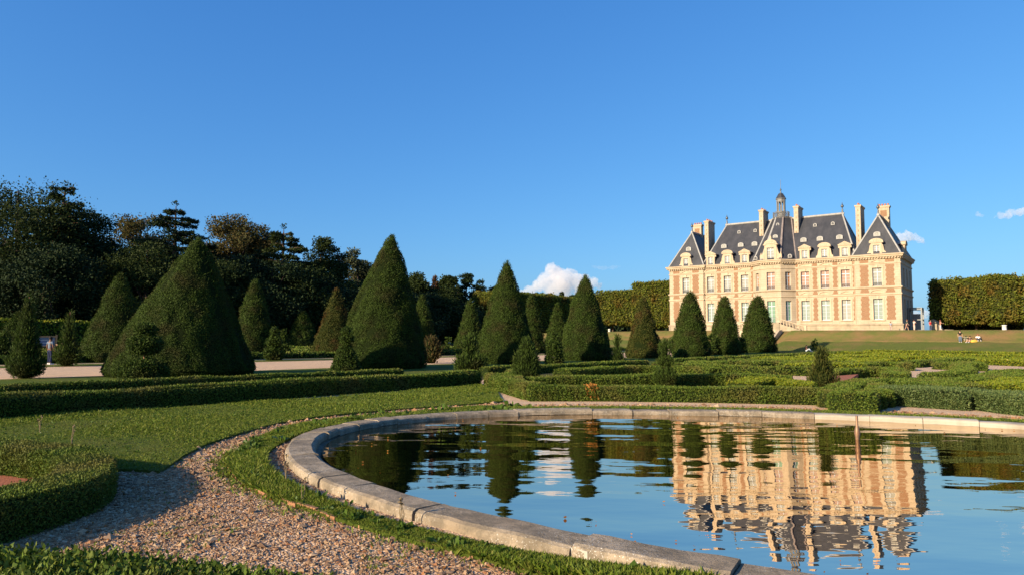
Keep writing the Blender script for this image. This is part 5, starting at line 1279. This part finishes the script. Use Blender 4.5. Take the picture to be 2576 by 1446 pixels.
# small lead dormers in the slates
def roundel(x, y, z, w, h, parent, sl=1.5, nx=0.0):
    mb = MB(); f = -.16
    O = [(w / 2, 0), (w / 2, h * .6)] + [(w / 2 * math.cos(q_), h * .6 + h * .4 * math.sin(q_)) for q_ in np.linspace(.3, math.pi - .3, 7)] + [(-w / 2, h * .6), (-w / 2, 0)]
    A = np.array([P3(x + a_, y + f, z + z_) for a_, z_ in O]); n = len(A)
    I = np.array([P3(x + a_ * .62, y + f, z + .14 * h + z_ * .68) for a_, z_ in O]); i = np.arange(n); j = (i + 1) % n
    mb.add(np.concatenate([A, I]), np.stack([i, j, j + n, i + n], 1), 0); mb.add(np.concatenate([A, A + [0, h / sl + .25, 0]]), np.stack([i, j, j + n, i + n], 1), 0)
    mb.poly(I + [0, .03, 0], 1); o = mb.build('roof_light', [M['lead'], M['pane_white'] if w > .7 else M['pane_dark']], parent)
    if w > .7: MB().box(x - .03, x + .03, y + f - .02, y + f + .02, z + .1 * h - ZB, z + .78 * h - ZB).build('mullion', M['lead'], o)
def yz(z, sl=1.495): return (z - Z0) / sl + .08
for x in (-27.2, -24.25, -21.9): roundel(x, yz(17.75), 17.75, .95, .72, ch)
for x in (-25.1, -22.3): roundel(x, yz(20.35), 20.35, .55, .55, ch)
for x in (-14.0, -11.5, -8.6): roundel(x, yz(17.75), 17.75, .95, .72, ch)
for x in (-12.6, -9.9): roundel(x, yz(20.35), 20.35, .55, .55, ch)
for x, r_ in ((-33.25, roof_l), (-3.15, roof_r)): roundel(x, YP + (17.6 - Z0) / 2.2 + .05, 17.6, .95, .72, ch, 2.2)
roundel(-18.2, 1.28, 18.6, .8, .62, ch, 1.4); roundel(-18.25, 2.9, 20.9, .5, .5, ch, 1.4)
roundel(-15.5, -.42, 15.0, .6, .62, ch, 1.4); roundel(-20.95, -.42, 15.0, .6, .62, ch, 1.4)
# perron: landing before the middle door, flights down both sides with balusters
mb = MB(); lz = 4.5; y0, y1 = -4.1, -1.76
mb.box(-19.9, -16.5, y0, y1, 2.4 - ZB, lz - ZB); mb.box(-16.75, -16.35, y0 - .1, y0 + .35, 2.4 - ZB, lz + .02 - ZB); mb.box(-20.05, -19.65, y0 - .1, y0 + .35, 2.4 - ZB, lz + .02 - ZB); mb.box(-20.0, -16.4, y0 - .06, y1 - .01, lz + .001 - ZB, lz + .10 - ZB)
for s in (-1, 1):
    xs = -16.5 if s > 0 else -19.9
    for k in range(8):
        za = lz - (k + 1) * .155; xa, xb = xs + s * k * .46, xs + s * (k + 1) * .46 - s * .002; mb.box(min(xa, xb), max(xa, xb), y0 + .25, y1 + .3, 2.4 - ZB, za - ZB)
    Q = [(xs, 2.4), (xs, lz), (xs + s * 3.9, lz - 1.25), (xs + s * 4.2, lz - 1.25), (xs + s * 4.2, 2.4)]
    mb.prism(np.array([P3(a_, y0 - .02, z_) for a_, z_ in Q]), (0, .26, 0))
pe = mb.build('perron', M['stone_grey'], ch)
for s in (-1, 1):
    xs = -16.5 if s > 0 else -19.9; bl = MB()
    for k in range(8):
        x_ = xs + s * (.35 + k * .46); z_ = lz - (.35 + k * .46) / 3.9 * 1.25; bl.lathe([(.09, 0), (.09, .06), (.05, .12), (.11, .30), (.05, .52), (.09, .60), (.09, .66)], 8, c=P3(x_, y0 + .11, z_))
    bl.tube([P3(xs, y0 + .11, lz + .74), P3(xs + s * 3.9, y0 + .11, lz - 1.25 + .74)], .09, 6); bl.box(min(xs + s * 3.85, xs + s * 4.2), max(xs + s * 3.85, xs + s * 4.2), y0 - .05, y0 + .28, lz - 1.25 - ZB, lz - .35 - ZB)
    bl.build('balustrade', M['stone_plain'], pe)
rl = MB()
for z_ in (.14, .95): rl.tube([P3(-19.6, y0 + .1, lz + z_), P3(-16.8, y0 + .1, lz + z_)], .025, 5)
for k in range(22): rl.tube([P3(-19.6 + k * 2.8 / 21, y0 + .1, lz + .1), P3(-19.6 + k * 2.8 / 21, y0 + .1, lz + .95)], .014, 4)
rl.build('railing', M['iron'], pe)

# dark woodland far behind the clipped limes, and the low hedge under the right-hand row
g = np.random.default_rng(19); n = 26000
a_, b_ = g.uniform(-150, -34, n), g.uniform(196, 225, n); P = a_[:, None] * np.append(TX, 0) + b_[:, None] * np.append(NX, 0); P[:, 2] = 2.0 + (7.0 + 1.6 * wob(np.c_[a_, b_, 0 * a_], .2, 4)) * g.uniform(0, 1, n) ** .7
N = g.normal(size=(n, 3)); MB().add(*leaves(P, N / np.linalg.norm(N, axis=1)[:, None], .95, g, .3, .2, .9, .8)).build('far_wood', M['cedar'], kind='stuff', label='dark wood far behind the clipped limes')
hedge('low_hedge', hab([(-14.8, 150.2), (-9, 150.2), (-2.6, 150.2)]), 1.2, 2.1, 'lime', 'low dark hedge below the crowns of the right-hand limes', smooth=False, seed=430, lk=.003, zb=3.4)
hedge('low_hedge', hab([(-2.0, 152), (4, 152), (14, 152)]), 1.2, 1.1, 'box_olive', 'low green hedge at the right edge beyond the limes', smooth=False, seed=431, lk=.003, zb=3.4)
# ================================================================== PEOPLE
def skin_obj(name, V, E, rad, mat, parent, root=0, sub=1):
    me = bpy.data.meshes.new(name); bm = bmesh.new(); ly = bm.verts.layers.skin.verify(); vs = [bm.verts.new(v) for v in V]
    for a, b in E: bm.edges.new((vs[a], vs[b]))
    for v, r in zip(vs, rad):
        v[ly].radius = (r, r) if np.isscalar(r) else r
        v[ly].use_root = False
    vs[root][ly].use_root = True; bm.to_mesh(me); bm.free()
    o = bpy.data.objects.new(name, me); COL.objects.link(o); o.parent = parent; me.materials.append(mat)
    s = o.modifiers.new('Skin', 'SKIN'); s.use_smooth_shade = True
    if sub: o.modifiers.new('Sub', 'SUBSURF').levels = sub; o.modifiers['Sub'].render_levels = sub
    return o
SKIN = plain('skin', (.42, .24, .16), .6); SKIN2 = plain('skin_dark', (.16, .08, .05), .6)
CLOTH = {}
def cloth(c):
    k = tuple(c)
    if k not in CLOTH: CLOTH[k] = plain('cloth', c, .9, scale=12)
    return CLOTH[k]
def person(loc, face, label, pose='stand', h=1.7, top=(.1, .1, .1), legs=(.05, .07, .12), hair=(.03, .02, .015), shoes=(.6, .6, .58), skin=SKIN, skirt=False, longhair=False, shorts=False, bare=False, group=None):
    """one continuous body; hair and clothing are its children.  Built facing -y, then turned by 'face'"""
    root = empty('person', loc, face, h / 1.7, label=label, cat='person', group=group)
    v3 = lambda *a: np.array(a, float)
    if pose == 'sit':
        pel = v3(0, 0, .13); ch_ = v3(0, -.03, .50); nk = v3(0, -.05, .63); hd = v3(0, -.07, .78)
        legsP = [(v3(s * .10, -.02, .12), v3(s * .16, -.40, .42), v3(s * .15, -.62, .07), v3(s * .15, -.78, .05)) for s in (-1, 1)]
        arms = [(v3(s * .19, -.03, .58), v3(s * .26, -.16, .36), v3(s * .14, -.38, .40)) for s in (-1, 1)]
    elif pose == 'lie':
        pel = v3(0, 0, .12); ch_ = v3(-.02, .40, .20); nk = v3(-.02, .55, .26); hd = v3(-.02, .68, .36)
        legsP = [(v3(s * .10, -.04, .12), v3(s * .13, -.42, .30 if s > 0 else .12), v3(s * .14, -.78, .07), v3(s * .15, -.86, .16)) for s in (-1, 1)]
        arms = [(v3(s * .19, .50, .24), v3(s * .30, .62, .10), v3(s * .24, .40, .05)) for s in (-1, 1)]
    else:
        pel = v3(0, 0, .92); lean = -.05 if pose == 'walk' else 0; ch_ = v3(0, lean, 1.27); nk = v3(0, lean * 1.2, 1.44); hd = v3(0, lean * 1.4 - .02, 1.585)
        st = .24 if pose == 'walk' else .03
        legsP = [(v3(s * .10, 0, .88), v3(s * .11, -s * st * .55 - .03, .48), v3(s * .11, -s * st + (.06 if s < 0 and pose == 'walk' else 0), .09), v3(s * .12, -s * st - .15, .035)) for s in (-1, 1)]
        if pose == 'reach': arms = [(v3(-.19, 0, 1.40), v3(-.26, -.14, 1.16), v3(-.08, -.34, 1.12)), (v3(.19, 0, 1.40), v3(.27, -.16, 1.18), v3(.10, -.38, 1.16))]
        else: arms = [(v3(s * .19, lean, 1.40), v3(s * .25, lean + s * st * .4 + .02, 1.12), v3(s * .24, lean + s * st * .8 - .06, .88)) for s in (-1, 1)]
    V, E, Rd = [pel, (pel + ch_) / 2, ch_, nk, hd - v3(0, 0, .02), hd + v3(0, 0, .08)], [(0, 1), (1, 2), (2, 3), (3, 4), (4, 5)], [(.15, .11), (.125, .095), (.15, .10), .055, (.078, .095), (.06, .075)]
    for a in arms:
        b = len(V); V += [a[0], a[1], a[2]]; Rd += [.058, .042, .03]; E += [(2, b), (b, b + 1), (b + 1, b + 2)]
        d = a[2] - a[1]; d /= np.linalg.norm(d); pm = a[2] + d * .07; V.append(pm); Rd.append(.026); E.append((b + 2, b + 3)); sd = np.cross(d, v3(0, 1, .2)); sd /= np.linalg.norm(sd)
        for f, fl in zip((-1.5, -.5, .5, 1.5), (.062, .075, .07, .055)):
            V.append(pm + d * fl + sd * f * .014 + v3(0, -.012, 0)); Rd.append(.008); E.append((b + 3, len(V) - 1))
        V.append(a[2] + d * .05 + sd * .042 + v3(0, -.02, 0)); Rd.append(.009); E.append((b + 2, len(V) - 1))
    for l in legsP:
        b = len(V); V += list(l); Rd += [.088, .06, .042, .034]; E += [(0, b), (b, b + 1), (b + 1, b + 2), (b + 2, b + 3)]
    skin_obj('body', V, E, Rd, skin, root)
    # face: nose, brows and ears so that the head reads as one
    fm = MB(); fm.lathe([(.012, -.02), (.016, 0), (.004, .03)], 6, c=hd + v3(0, -.098, .01)); [fm.lathe([(.004, -.025), (.016, 0), (.004, .025)], 6, c=hd + v3(s * .08, 0, .015)) for s in (-1, 1)]
    fm.build('face', skin, root)
    if not bare:
        sv, se, sr = [pel + v3(0, 0, .06), (pel + ch_) / 2, ch_, nk - v3(0, 0, .05)], [(0, 1), (1, 2), (2, 3)], [(.165, .125), (.142, .112), (.168, .118), .075]
        for a in arms:
            b = len(sv); sv += [a[0], a[0] * .35 + a[1] * .65]; sr += [.078, .064]; se += [(2, b), (b, b + 1)]
        skin_obj('shirt', sv, se, sr, cloth(top), root, 1)
    if skirt:
        sk = MB(); sk.lathe([(.15, .02), (.19, -.12), (.25, -.46), (.27, -.74), (.05, -.74)], 14, c=pel + v3(0, 0, .06)); sk.build('skirt', cloth(legs), root)
    else:
        lv, le, lr = [pel + v3(0, 0, .05), pel], [(0, 1)], [(.155, .12), (.165, .13)]
        for l in legsP:
            b = len(lv)
            if shorts: lv += [l[0], l[0] * .25 + l[1] * .75]; lr += [.108, .092]; le += [(1, b), (b, b + 1)]
            else: lv += [l[0], l[1], l[1] * .06 + l[2] * .94]; lr += [.106, .078, .064]; le += [(1, b), (b, b + 1), (b + 1, b + 2)]
        skin_obj('trousers', lv, le, lr, cloth(legs), root, 1)
    hm = MB(); hm.lathe([(.085, -.03), (.102, .02), (.104, .06), (.085, .115), (.045, .14), (.005, .147)], 12, c=hd + v3(0, .018, 0))
    if longhair: hm.lathe([(.03, -.34), (.075, -.25), (.085, -.1), (.088, .02)], 10, c=hd + v3(0, .055, 0))
    hm.build('hair', cloth(hair), root)
    sm = MB()
    for l in legsP:
        d = l[3] - l[2]; d[2] = 0; d /= np.linalg.norm(d) + 1e-6; a_ = math.atan2(d[1], d[0]); z_ = max(l[2][2] - .09, 0)
        for x0, x1, hh in ((-.06, .06, .10), (.0601, .20, .065)): sm.box(x0, x1, -.045, .045, z_, z_ + hh, 0, a_, (l[2][0], l[2][1]))
    sm.build('shoes', cloth(shoes), root); return root
def ppos(x, y): return gpt(x, y)
person(gp(124, 916), R(160), 'person in a pale blue T-shirt and navy trousers standing by the walk at far left', 'stand', 1.66, (.12, .155, .21), (.015, .02, .06), (.015, .012, .01), skin=SKIN2)  # pale shirt darkened: the shade by the walk is in its colour
person(gp(138, 913) + [.25, .5, 0], R(-60), 'person in black with long auburn hair and pale trousers, half hidden by the leaning topiary', 'reach', 1.72, (.012, .012, .014), (.50, .58, .54), (.16, .05, .025), longhair=True)
person(ppos(2416, 861), R(-38), 'person in a black top and blue jeans standing on the grass bank', 'stand', 1.66, (.012, .012, .014), (.10, .15, .24), (.05, .025, .015))
person(ppos(2441, 861), R(-60), 'person in a dark brown top sitting on the bank beside the yellow bag', 'sit', 1.7, (.03, .018, .014), (.50, .30, .22), (.035, .018, .012))
person(ppos(2460, 857), R(-20), 'person in a white shirt sitting on the bank, rightmost of the trio', 'sit', 1.7, (.75, .74, .72), (.05, .05, .06), (.20, .06, .04))
person(ppos(2028, 884), R(60), 'dark-haired person in a maroon top sitting by a small topiary below the bank', 'sit', 1.75, (.05, .012, .012), (.5, .55, .6), (.02, .012, .01), longhair=True)
person(ppos(1130, 868), R(20), 'person in a white top sitting on the far bank', 'sit', 1.7, (.62, .55, .55), (.02, .02, .03), (.015, .012, .01), skin=SKIN2)
person(ppos(1140, 868), R(-80), 'person lying on the far bank beside the one in white', 'lie', 1.7, (.16, .07, .05), (.02, .03, .05), (.06, .03, .02))
def on_terrace(x, b, dy=0):
    r = ray(x, 830); k = b / (r[:2] @ NX); p = r[:2] * k; return np.array([p[0], p[1], float(terr(*ab(p))) + .02])
person(on_terrace(2241, 122.5), R(150), 'child in a blue-grey top walking along the foot of the facade', 'walk', 1.45, (.25, .29, .36), (.42, .30, .26), (.10, .05, .03))
person(on_terrace(2281, 121), R(60), 'person in a dark green T-shirt and shorts striding past the corner of the mansion', 'walk', 1.72, (.03, .07, .055), (.30, .15, .12), (.12, .05, .03), shorts=True)
person(on_terrace(2300, 121), R(95), 'person in a pale pink top with an outstretched hand near the metal lift', 'reach', 1.68, (.62, .48, .45), (.52, .40, .34), (.05, .025, .02))
person(on_terrace(2341, 121), R(10), 'person in a red shirt standing on the terrace against the sky', 'stand', 1.55, (.50, .02, .03), (.06, .07, .12), (.22, .10, .06))
person(on_terrace(2366, 121), R(70), 'bare-armed person with auburn hair and pale trousers by the dark end of the limes', 'reach', 1.6, (.45, .22, .15), (.42, .46, .54), (.16, .05, .03), longhair=True)
bag = ppos(2450, 861); mb = MB(); mb.lathe([(.30, 0), (.42, .06), (.44, .20), (.30, .36), (.10, .42), (.01, .42)], 14); b_ = mb.build('bag', plain('yellow_cloth', (.62, .36, .06), .8, scale=5), loc=bag, label='yellow cloth bag lying on the bank between the sitting people', cat='bag')
b_.scale = (1.3, .8, 1)
st = ppos(2428, 859); mb = MB()
for x_, y_ in ((-.2, -.18), (.2, -.18), (-.2, .18), (.2, .18)): mb.tube([(x_, y_, 0), (x_ * .2, y_ * .2, .62)], .03, 6)
mb.box(-.30, .30, -.25, .25, .601, .66); mb.build('stool', plain('pale_wood', (.50, .45, .30), .7), loc=st, label='pale folding stool beside the standing person on the bank', cat='stool')

# information board
q = gp(108, 905); r_ = q[:2] / np.linalg.norm(q[:2]); q = np.array([*(q[:2] + r_ * 7.5), 0]); rz = math.atan2(q[1], q[0]) - math.pi / 2
bd_ = empty('information_board', q, rz, label='wooden-framed information board before the tall hedge at left', cat='sign'); wood = plain('board_wood', (.24, .15, .08), .8, scale=3)
z0b, z1b = at_depth(108, 872, q[1])[2], at_depth(108, 841, q[1])[2]; hw = .82
mb = MB(); [mb.box(s * hw - .06, s * hw + .06, -.06, .06, 0, z1b) for s in (-1, 1)]
mb.box(-hw + .061, hw - .061, -.05, .05, z1b - .22, z1b - .10); mb.box(-hw + .061, hw - .061, -.05, .05, z0b, z0b + .10); mb.build('post_frame', wood, bd_)
mb = MB(); mb.box(-hw + .10, hw - .10, -.03, .03, z0b + .101, z1b - .221); pn = mb.build('panel', plain('board_panel', (.17, .18, .22), .6, scale=2), bd_)
mb = MB(); mb.box(-.5, .5, -.034, -.031, z0b + .18, z0b + .48); mb.build('picture', plain('board_picture', (.06, .09, .20), .6, scale=4), pn)
mb = MB(); mb.box(-.52, .5, -.038, -.035, z0b + .50, z0b + .54); mb.box(-.45, .4, -.038, -.035, z0b + .30, z0b + .36); mb.build('picture_highlight', plain('board_light', (.34, .38, .46), .6), pn)

# bronze statue on a stone pedestal at the end of the terrace
q = rootloc(1394, 146); q = np.array([*q, float(terr(*ab(q)))]); stt = empty('statue', q, R(-20), label='green bronze statue on a pale pedestal at the edge of the far terrace', cat='statue')
mb = MB(); mb.box(-.75, .75, -.75, .75, -.2, .25); mb.box(-.6, .6, -.6, .6, .2501, 1.1); mb.box(-.72, .72, -.72, .72, 1.1001, 1.28); mb.build('pedestal', M['stone_plain'], stt)
br = plain('green_bronze', (.10, .22, .19), .5, .3, .4, .3)
V = [(0, 0, 2.35), (0, .02, 2.7), (0, -.08, 3.02), (.02, -.14, 3.18), (.04, -.2, 3.36), (.04, -.22, 3.46), (.24, -.05, 3.1), (.42, -.22, 2.9), (.30, -.42, 2.72), (-.24, -.02, 3.1), (-.36, .06, 2.78), (-.3, -.12, 2.5),
     (.13, 0, 2.25), (.2, -.22, 1.85), (.18, -.1, 1.42), (.2, -.3, 1.33), (-.13, 0, 2.25), (-.16, .1, 1.82), (-.18, .24, 1.42), (-.2, .06, 1.33)]
E = [(0, 1), (1, 2), (2, 3), (3, 4), (4, 5), (2, 6), (6, 7), (7, 8), (2, 9), (9, 10), (10, 11), (0, 12), (12, 13), (13, 14), (14, 15), (0, 16), (16, 17), (17, 18), (18, 19)]
skin_obj('figure', V, E, [.2, .17, .21, .08, .12, .1, .09, .07, .05, .09, .07, .05, .13, .09, .065, .06, .13, .09, .065, .06], br, stt)

# pale posts
def post(x, b, h, r, label, name='bollard'):
    q = on_terrace(x, b); mb = MB(); mb.lathe([(r, -.1), (r, h * .86), (r * 1.15, h * .88), (r * 1.15, h * .95), (r * .7, h), (.01, h)], 14); mb.build(name, plain('white_stone', (.72, .70, .66), .7), loc=q, label=label, cat='bollard')
post(2527, 124, .85, .30, 'white stone bollard under the right-hand limes'); post(1533, 128, .9, .25, 'small white post at the foot of the sunlit limes')

# grey metal lift frame by the side wall, dark ramp wall behind it
q = W(aR + 1.12, 132.0); lf = empty('lift', (q[0], q[1], 3.45), GROT, label='grey metal lift frame against the shaded side wall of the mansion', cat='lift'); mb = MB()
for x_, y_ in ((-.95, -1), (.95, -1), (-.95, 1), (.95, 1)): mb.box(x_ - .10, x_ + .10, y_ - .10, y_ + .10, 0, 3.9)
for z_ in (.15, 1.9, 3.62):
    for s in (-1, 1): mb.box(-.849, .849, s - .07, s + .07, z_, z_ + .16); mb.box(s * .95 - .07, s * .95 + .07, -.899, .899, z_, z_ + .16)
mb.box(-1.05, 1.05, -1.1, 1.1, 3.901, 4.0); mb.build('frame', M['zinc'], lf)
mb = MB(); mb.box(-.6, .6, .6, .66, .3, 3.0); mb.box(-.78, -.72, -.8, .8, .35, 3.4); mb.build('panel', plain('lift_panel', (.16, .175, .19), .35), lf)  # panel colour holds the mansion's shadow too
q = W(aR + 2.6, 137.0); mb = MB(); mb.prism([(0, 0, 0), (2.0, 0, 0), (1.7, 0, .5), (.95, 0, 1.9), (.45, 0, 2.25), (0, 0, 2.1)], (0, 3, 0)); mb.prism([(2.001, .5, 0), (3.4, .5, 0), (3.3, .5, .45), (2.001, .5, .5)], (0, 2, 0))
mb.build('garden_stair', M['stone_grey'], loc=(q[0], q[1], 3.4), rz=GROT, label='dark stone stair wall beside the lift, sloping down to the right', cat='stair')

# steps through the bank, on the axis of the middle door
q = W(-38.0, 108.6); sp = empty('stone_steps', (q[0], q[1], 0), GROT, label='pale stone steps climbing through the grass bank to the mansion', cat='steps'); mb = MB()
n_ = 16
for k in range(n_): mb.box(-3.6, 3.6, k * .42, (k + 1) * .42 - .002, .2, .55 + (k + 1) * (3.47 - .55) / n_)
mb.build('flight', M['stone_plain'], sp)
for s in (-1, 1):
    mb = MB(); Q = [(0, -.6, .1), (0, -.6, .6), (0, 6.6, 3.52), (0, 8.0, 3.56), (0, 8.0, .1)]; mb.prism(np.array(Q) + [s * 3.61 + (0 if s > 0 else -.5), 0, 0], (.5, 0, 0)); mb.build('side_wall', M['stone_plain'], sp)

# ================================================================== SKY, SUN, CLOUDS
SUN_AZ, SUN_EL = R(233), R(19)                     # behind the viewer, to the left
w = bpy.data.worlds.new('World'); sc.world = w; w.use_nodes = True; t = w.node_tree
bg = t.nodes['Background']; sk = t.nodes.new('ShaderNodeTexSky'); sk.sky_type = 'NISHITA'; sk.sun_disc = False
sk.sun_elevation = SUN_EL; sk.sun_rotation = SUN_AZ; sk.altitude = 100; sk.air_density = 1.0; sk.dust_density = 1.4; sk.ozone_density = 3.0
# the camera's deep polarised blue: one power curve per channel over the whole sky
sp_, cb_ = t.nodes.new('ShaderNodeSeparateColor'), t.nodes.new('ShaderNodeCombineColor'); t.links.new(sk.outputs[0], sp_.inputs[0])
for i_, (pw, mul) in enumerate([(1.05, .56), (.79, .79), (.55, 1.07)]):
    a_ = t.nodes.new('ShaderNodeMath'); a_.operation = 'MULTIPLY'; a_.inputs[1].default_value = .15; t.links.new(sp_.outputs[i_], a_.inputs[0])
    b_ = t.nodes.new('ShaderNodeMath'); b_.operation = 'POWER'; b_.inputs[1].default_value = pw; t.links.new(a_.outputs[0], b_.inputs[0])
    c_ = t.nodes.new('ShaderNodeMath'); c_.operation = 'MULTIPLY'; c_.inputs[1].default_value = mul / (.08 * 2 ** .95); t.links.new(b_.outputs[0], c_.inputs[0]); t.links.new(c_.outputs[0], cb_.inputs[i_])
t.links.new(cb_.outputs[0], bg.inputs[0]); bg.inputs[1].default_value = .08
L = bpy.data.lights.new('sun', 'SUN'); L.energy = 5.0; L.angle = R(.5); L.color = (1.0, .83, .58)
so = bpy.data.objects.new('sun', L); COL.objects.link(so)
sd = Vector((math.sin(SUN_AZ) * math.cos(SUN_EL), math.cos(SUN_AZ) * math.cos(SUN_EL), math.sin(SUN_EL)))
so.rotation_euler = sd.to_track_quat('Z', 'Y').to_euler(); so.location = sd * 60

def cloud(x, y, Y, lobes, label, density, seed, thin=1.0, amp=1.0):
    """closed puff of lobes filled with an even scattering volume; lobes are (dx, dz, r) read in reference pixels"""
    k = Y / F; bm = bmesh.new(); gg = np.random.default_rng(seed)
    for dx, dz, r in lobes:
        m = Matrix.Translation((dx * k, gg.uniform(-.4, .4) * r * k, dz * k)) @ Matrix.Diagonal((r * k, r * k * thin, r * k, 1))
        bmesh.ops.create_icosphere(bm, subdivisions=3, radius=1, matrix=m)
    me = bpy.data.meshes.new('cloud'); bm.to_mesh(me); bm.free()
    o = bpy.data.objects.new('cloud', me); COL.objects.link(o); o.location = at_depth(x, y, Y)
    rm = o.modifiers.new('Union', 'REMESH'); rm.mode = 'VOXEL'; rm.voxel_size = 2.2 * k
    tx = bpy.data.textures.new('billow', 'CLOUDS'); tx.noise_scale = 13 * k; tx.noise_depth = 5
    dp = o.modifiers.new('Billow', 'DISPLACE'); dp.texture = tx; dp.strength = 18 * k * amp; dp.mid_level = .55; dp.texture_coords = 'LOCAL'
    tx2 = bpy.data.textures.new('billow_small', 'CLOUDS'); tx2.noise_scale = 5 * k; tx2.noise_depth = 3
    dp2 = o.modifiers.new('Billow2', 'DISPLACE'); dp2.texture = tx2; dp2.strength = 7 * k * amp; dp2.mid_level = .5; dp2.texture_coords = 'LOCAL'
    m = bpy.data.materials.new('cloud_vapour'); m.use_nodes = True; tt_ = m.node_tree; tt_.nodes.remove(tt_.nodes['Principled BSDF'])
    pv = tt_.nodes.new('ShaderNodeVolumePrincipled'); pv.inputs['Color'].default_value = (.955, .925, .925, 1); pv.inputs['Density'].default_value = density / k; pv.inputs['Anisotropy'].default_value = -.1
    tt_.links.new(pv.outputs[0], tt_.nodes['Material Output'].inputs['Volume']); me.materials.append(m)
    return tag(o, label, 'cloud')
cloud(1400, 712, 2600, [(-14, 34, 18), (-2, 24, 22), (22, 20, 18), (40, 22, 15), (10, 4, 30), (-30, 4, 22), (-46, -6, 18), (48, 4, 24), (70, 8, 17), (92, 0, 15), (20, -12, 26), (-10, -14, 24), (60, -14, 22), (-66, -22, 17), (-82, -26, 12), (108, -6, 9)], 'big white heaped cloud low between two yew cones', .032, 1)
cloud(2290, 600, 2600, [(-25, 0, 15), (-8, 7, 13), (8, 2, 12), (22, -4, 9), (34, -9, 6), (-30, -8, 10)], 'small white cloud right of the mansion roof', .03, 2)
cloud(2545, 542, 2600, [(-30, -2, 9), (-12, 3, 10), (6, 7, 11), (26, 9, 12), (45, 10, 13), (-44, -6, 5)], 'long thin cloud at the right edge of the sky', .026, 3)
cloud(2330, 796, 4200, [(-20, 6, 10), (0, 8, 11), (20, 5, 10), (40, 6, 10), (-40, 3, 9)], 'low pale cloud bank on the horizon right of the mansion', .03, 4)
cloud(1525, 673, 3200, [(-34, 2, 4), (-27, 1, 5), (-19, 0, 6), (-10, -1, 6), (-1, -1, 6), (8, -1, 5.5), (16, 0, 6), (25, 1, 5), (33, 2, 4)], 'faint wisp of cloud right of the big cloud', .008, 5, 1.0, .35)
cloud(2463, 540, 3200, [(-3, 2, 6), (3, -2, 6), (7, -4, 5)], 'tiny cloud fleck left of the long thin cloud', .02, 6, 1.0, .5)

# ================================================================== CAMERA AND RENDER
cam = bpy.data.cameras.new('camera'); cam.lens = 24.0; cam.sensor_width = 36; cam.clip_end = 12000; cam.clip_start = .05
co = bpy.data.objects.new('camera', cam); COL.objects.link(co); co.location = (0, 0, EYE); co.rotation_euler = CAM_ROT.to_euler(); sc.camera = co
sc.view_settings.view_transform = 'Standard'; sc.view_settings.look = 'None'; sc.view_settings.gamma = 1; sc.view_settings.exposure = 0.95
cy = sc.cycles; cy.max_bounces = 6; cy.diffuse_bounces = 3; cy.glossy_bounces = 3; cy.transmission_bounces = 3; cy.volume_bounces = 24; cy.transparent_max_bounces = 4
cy.caustics_reflective = False; cy.caustics_refractive = False; cy.use_denoising = True; cy.sample_clamp_indirect = 6
sc.render.film_transparent = False
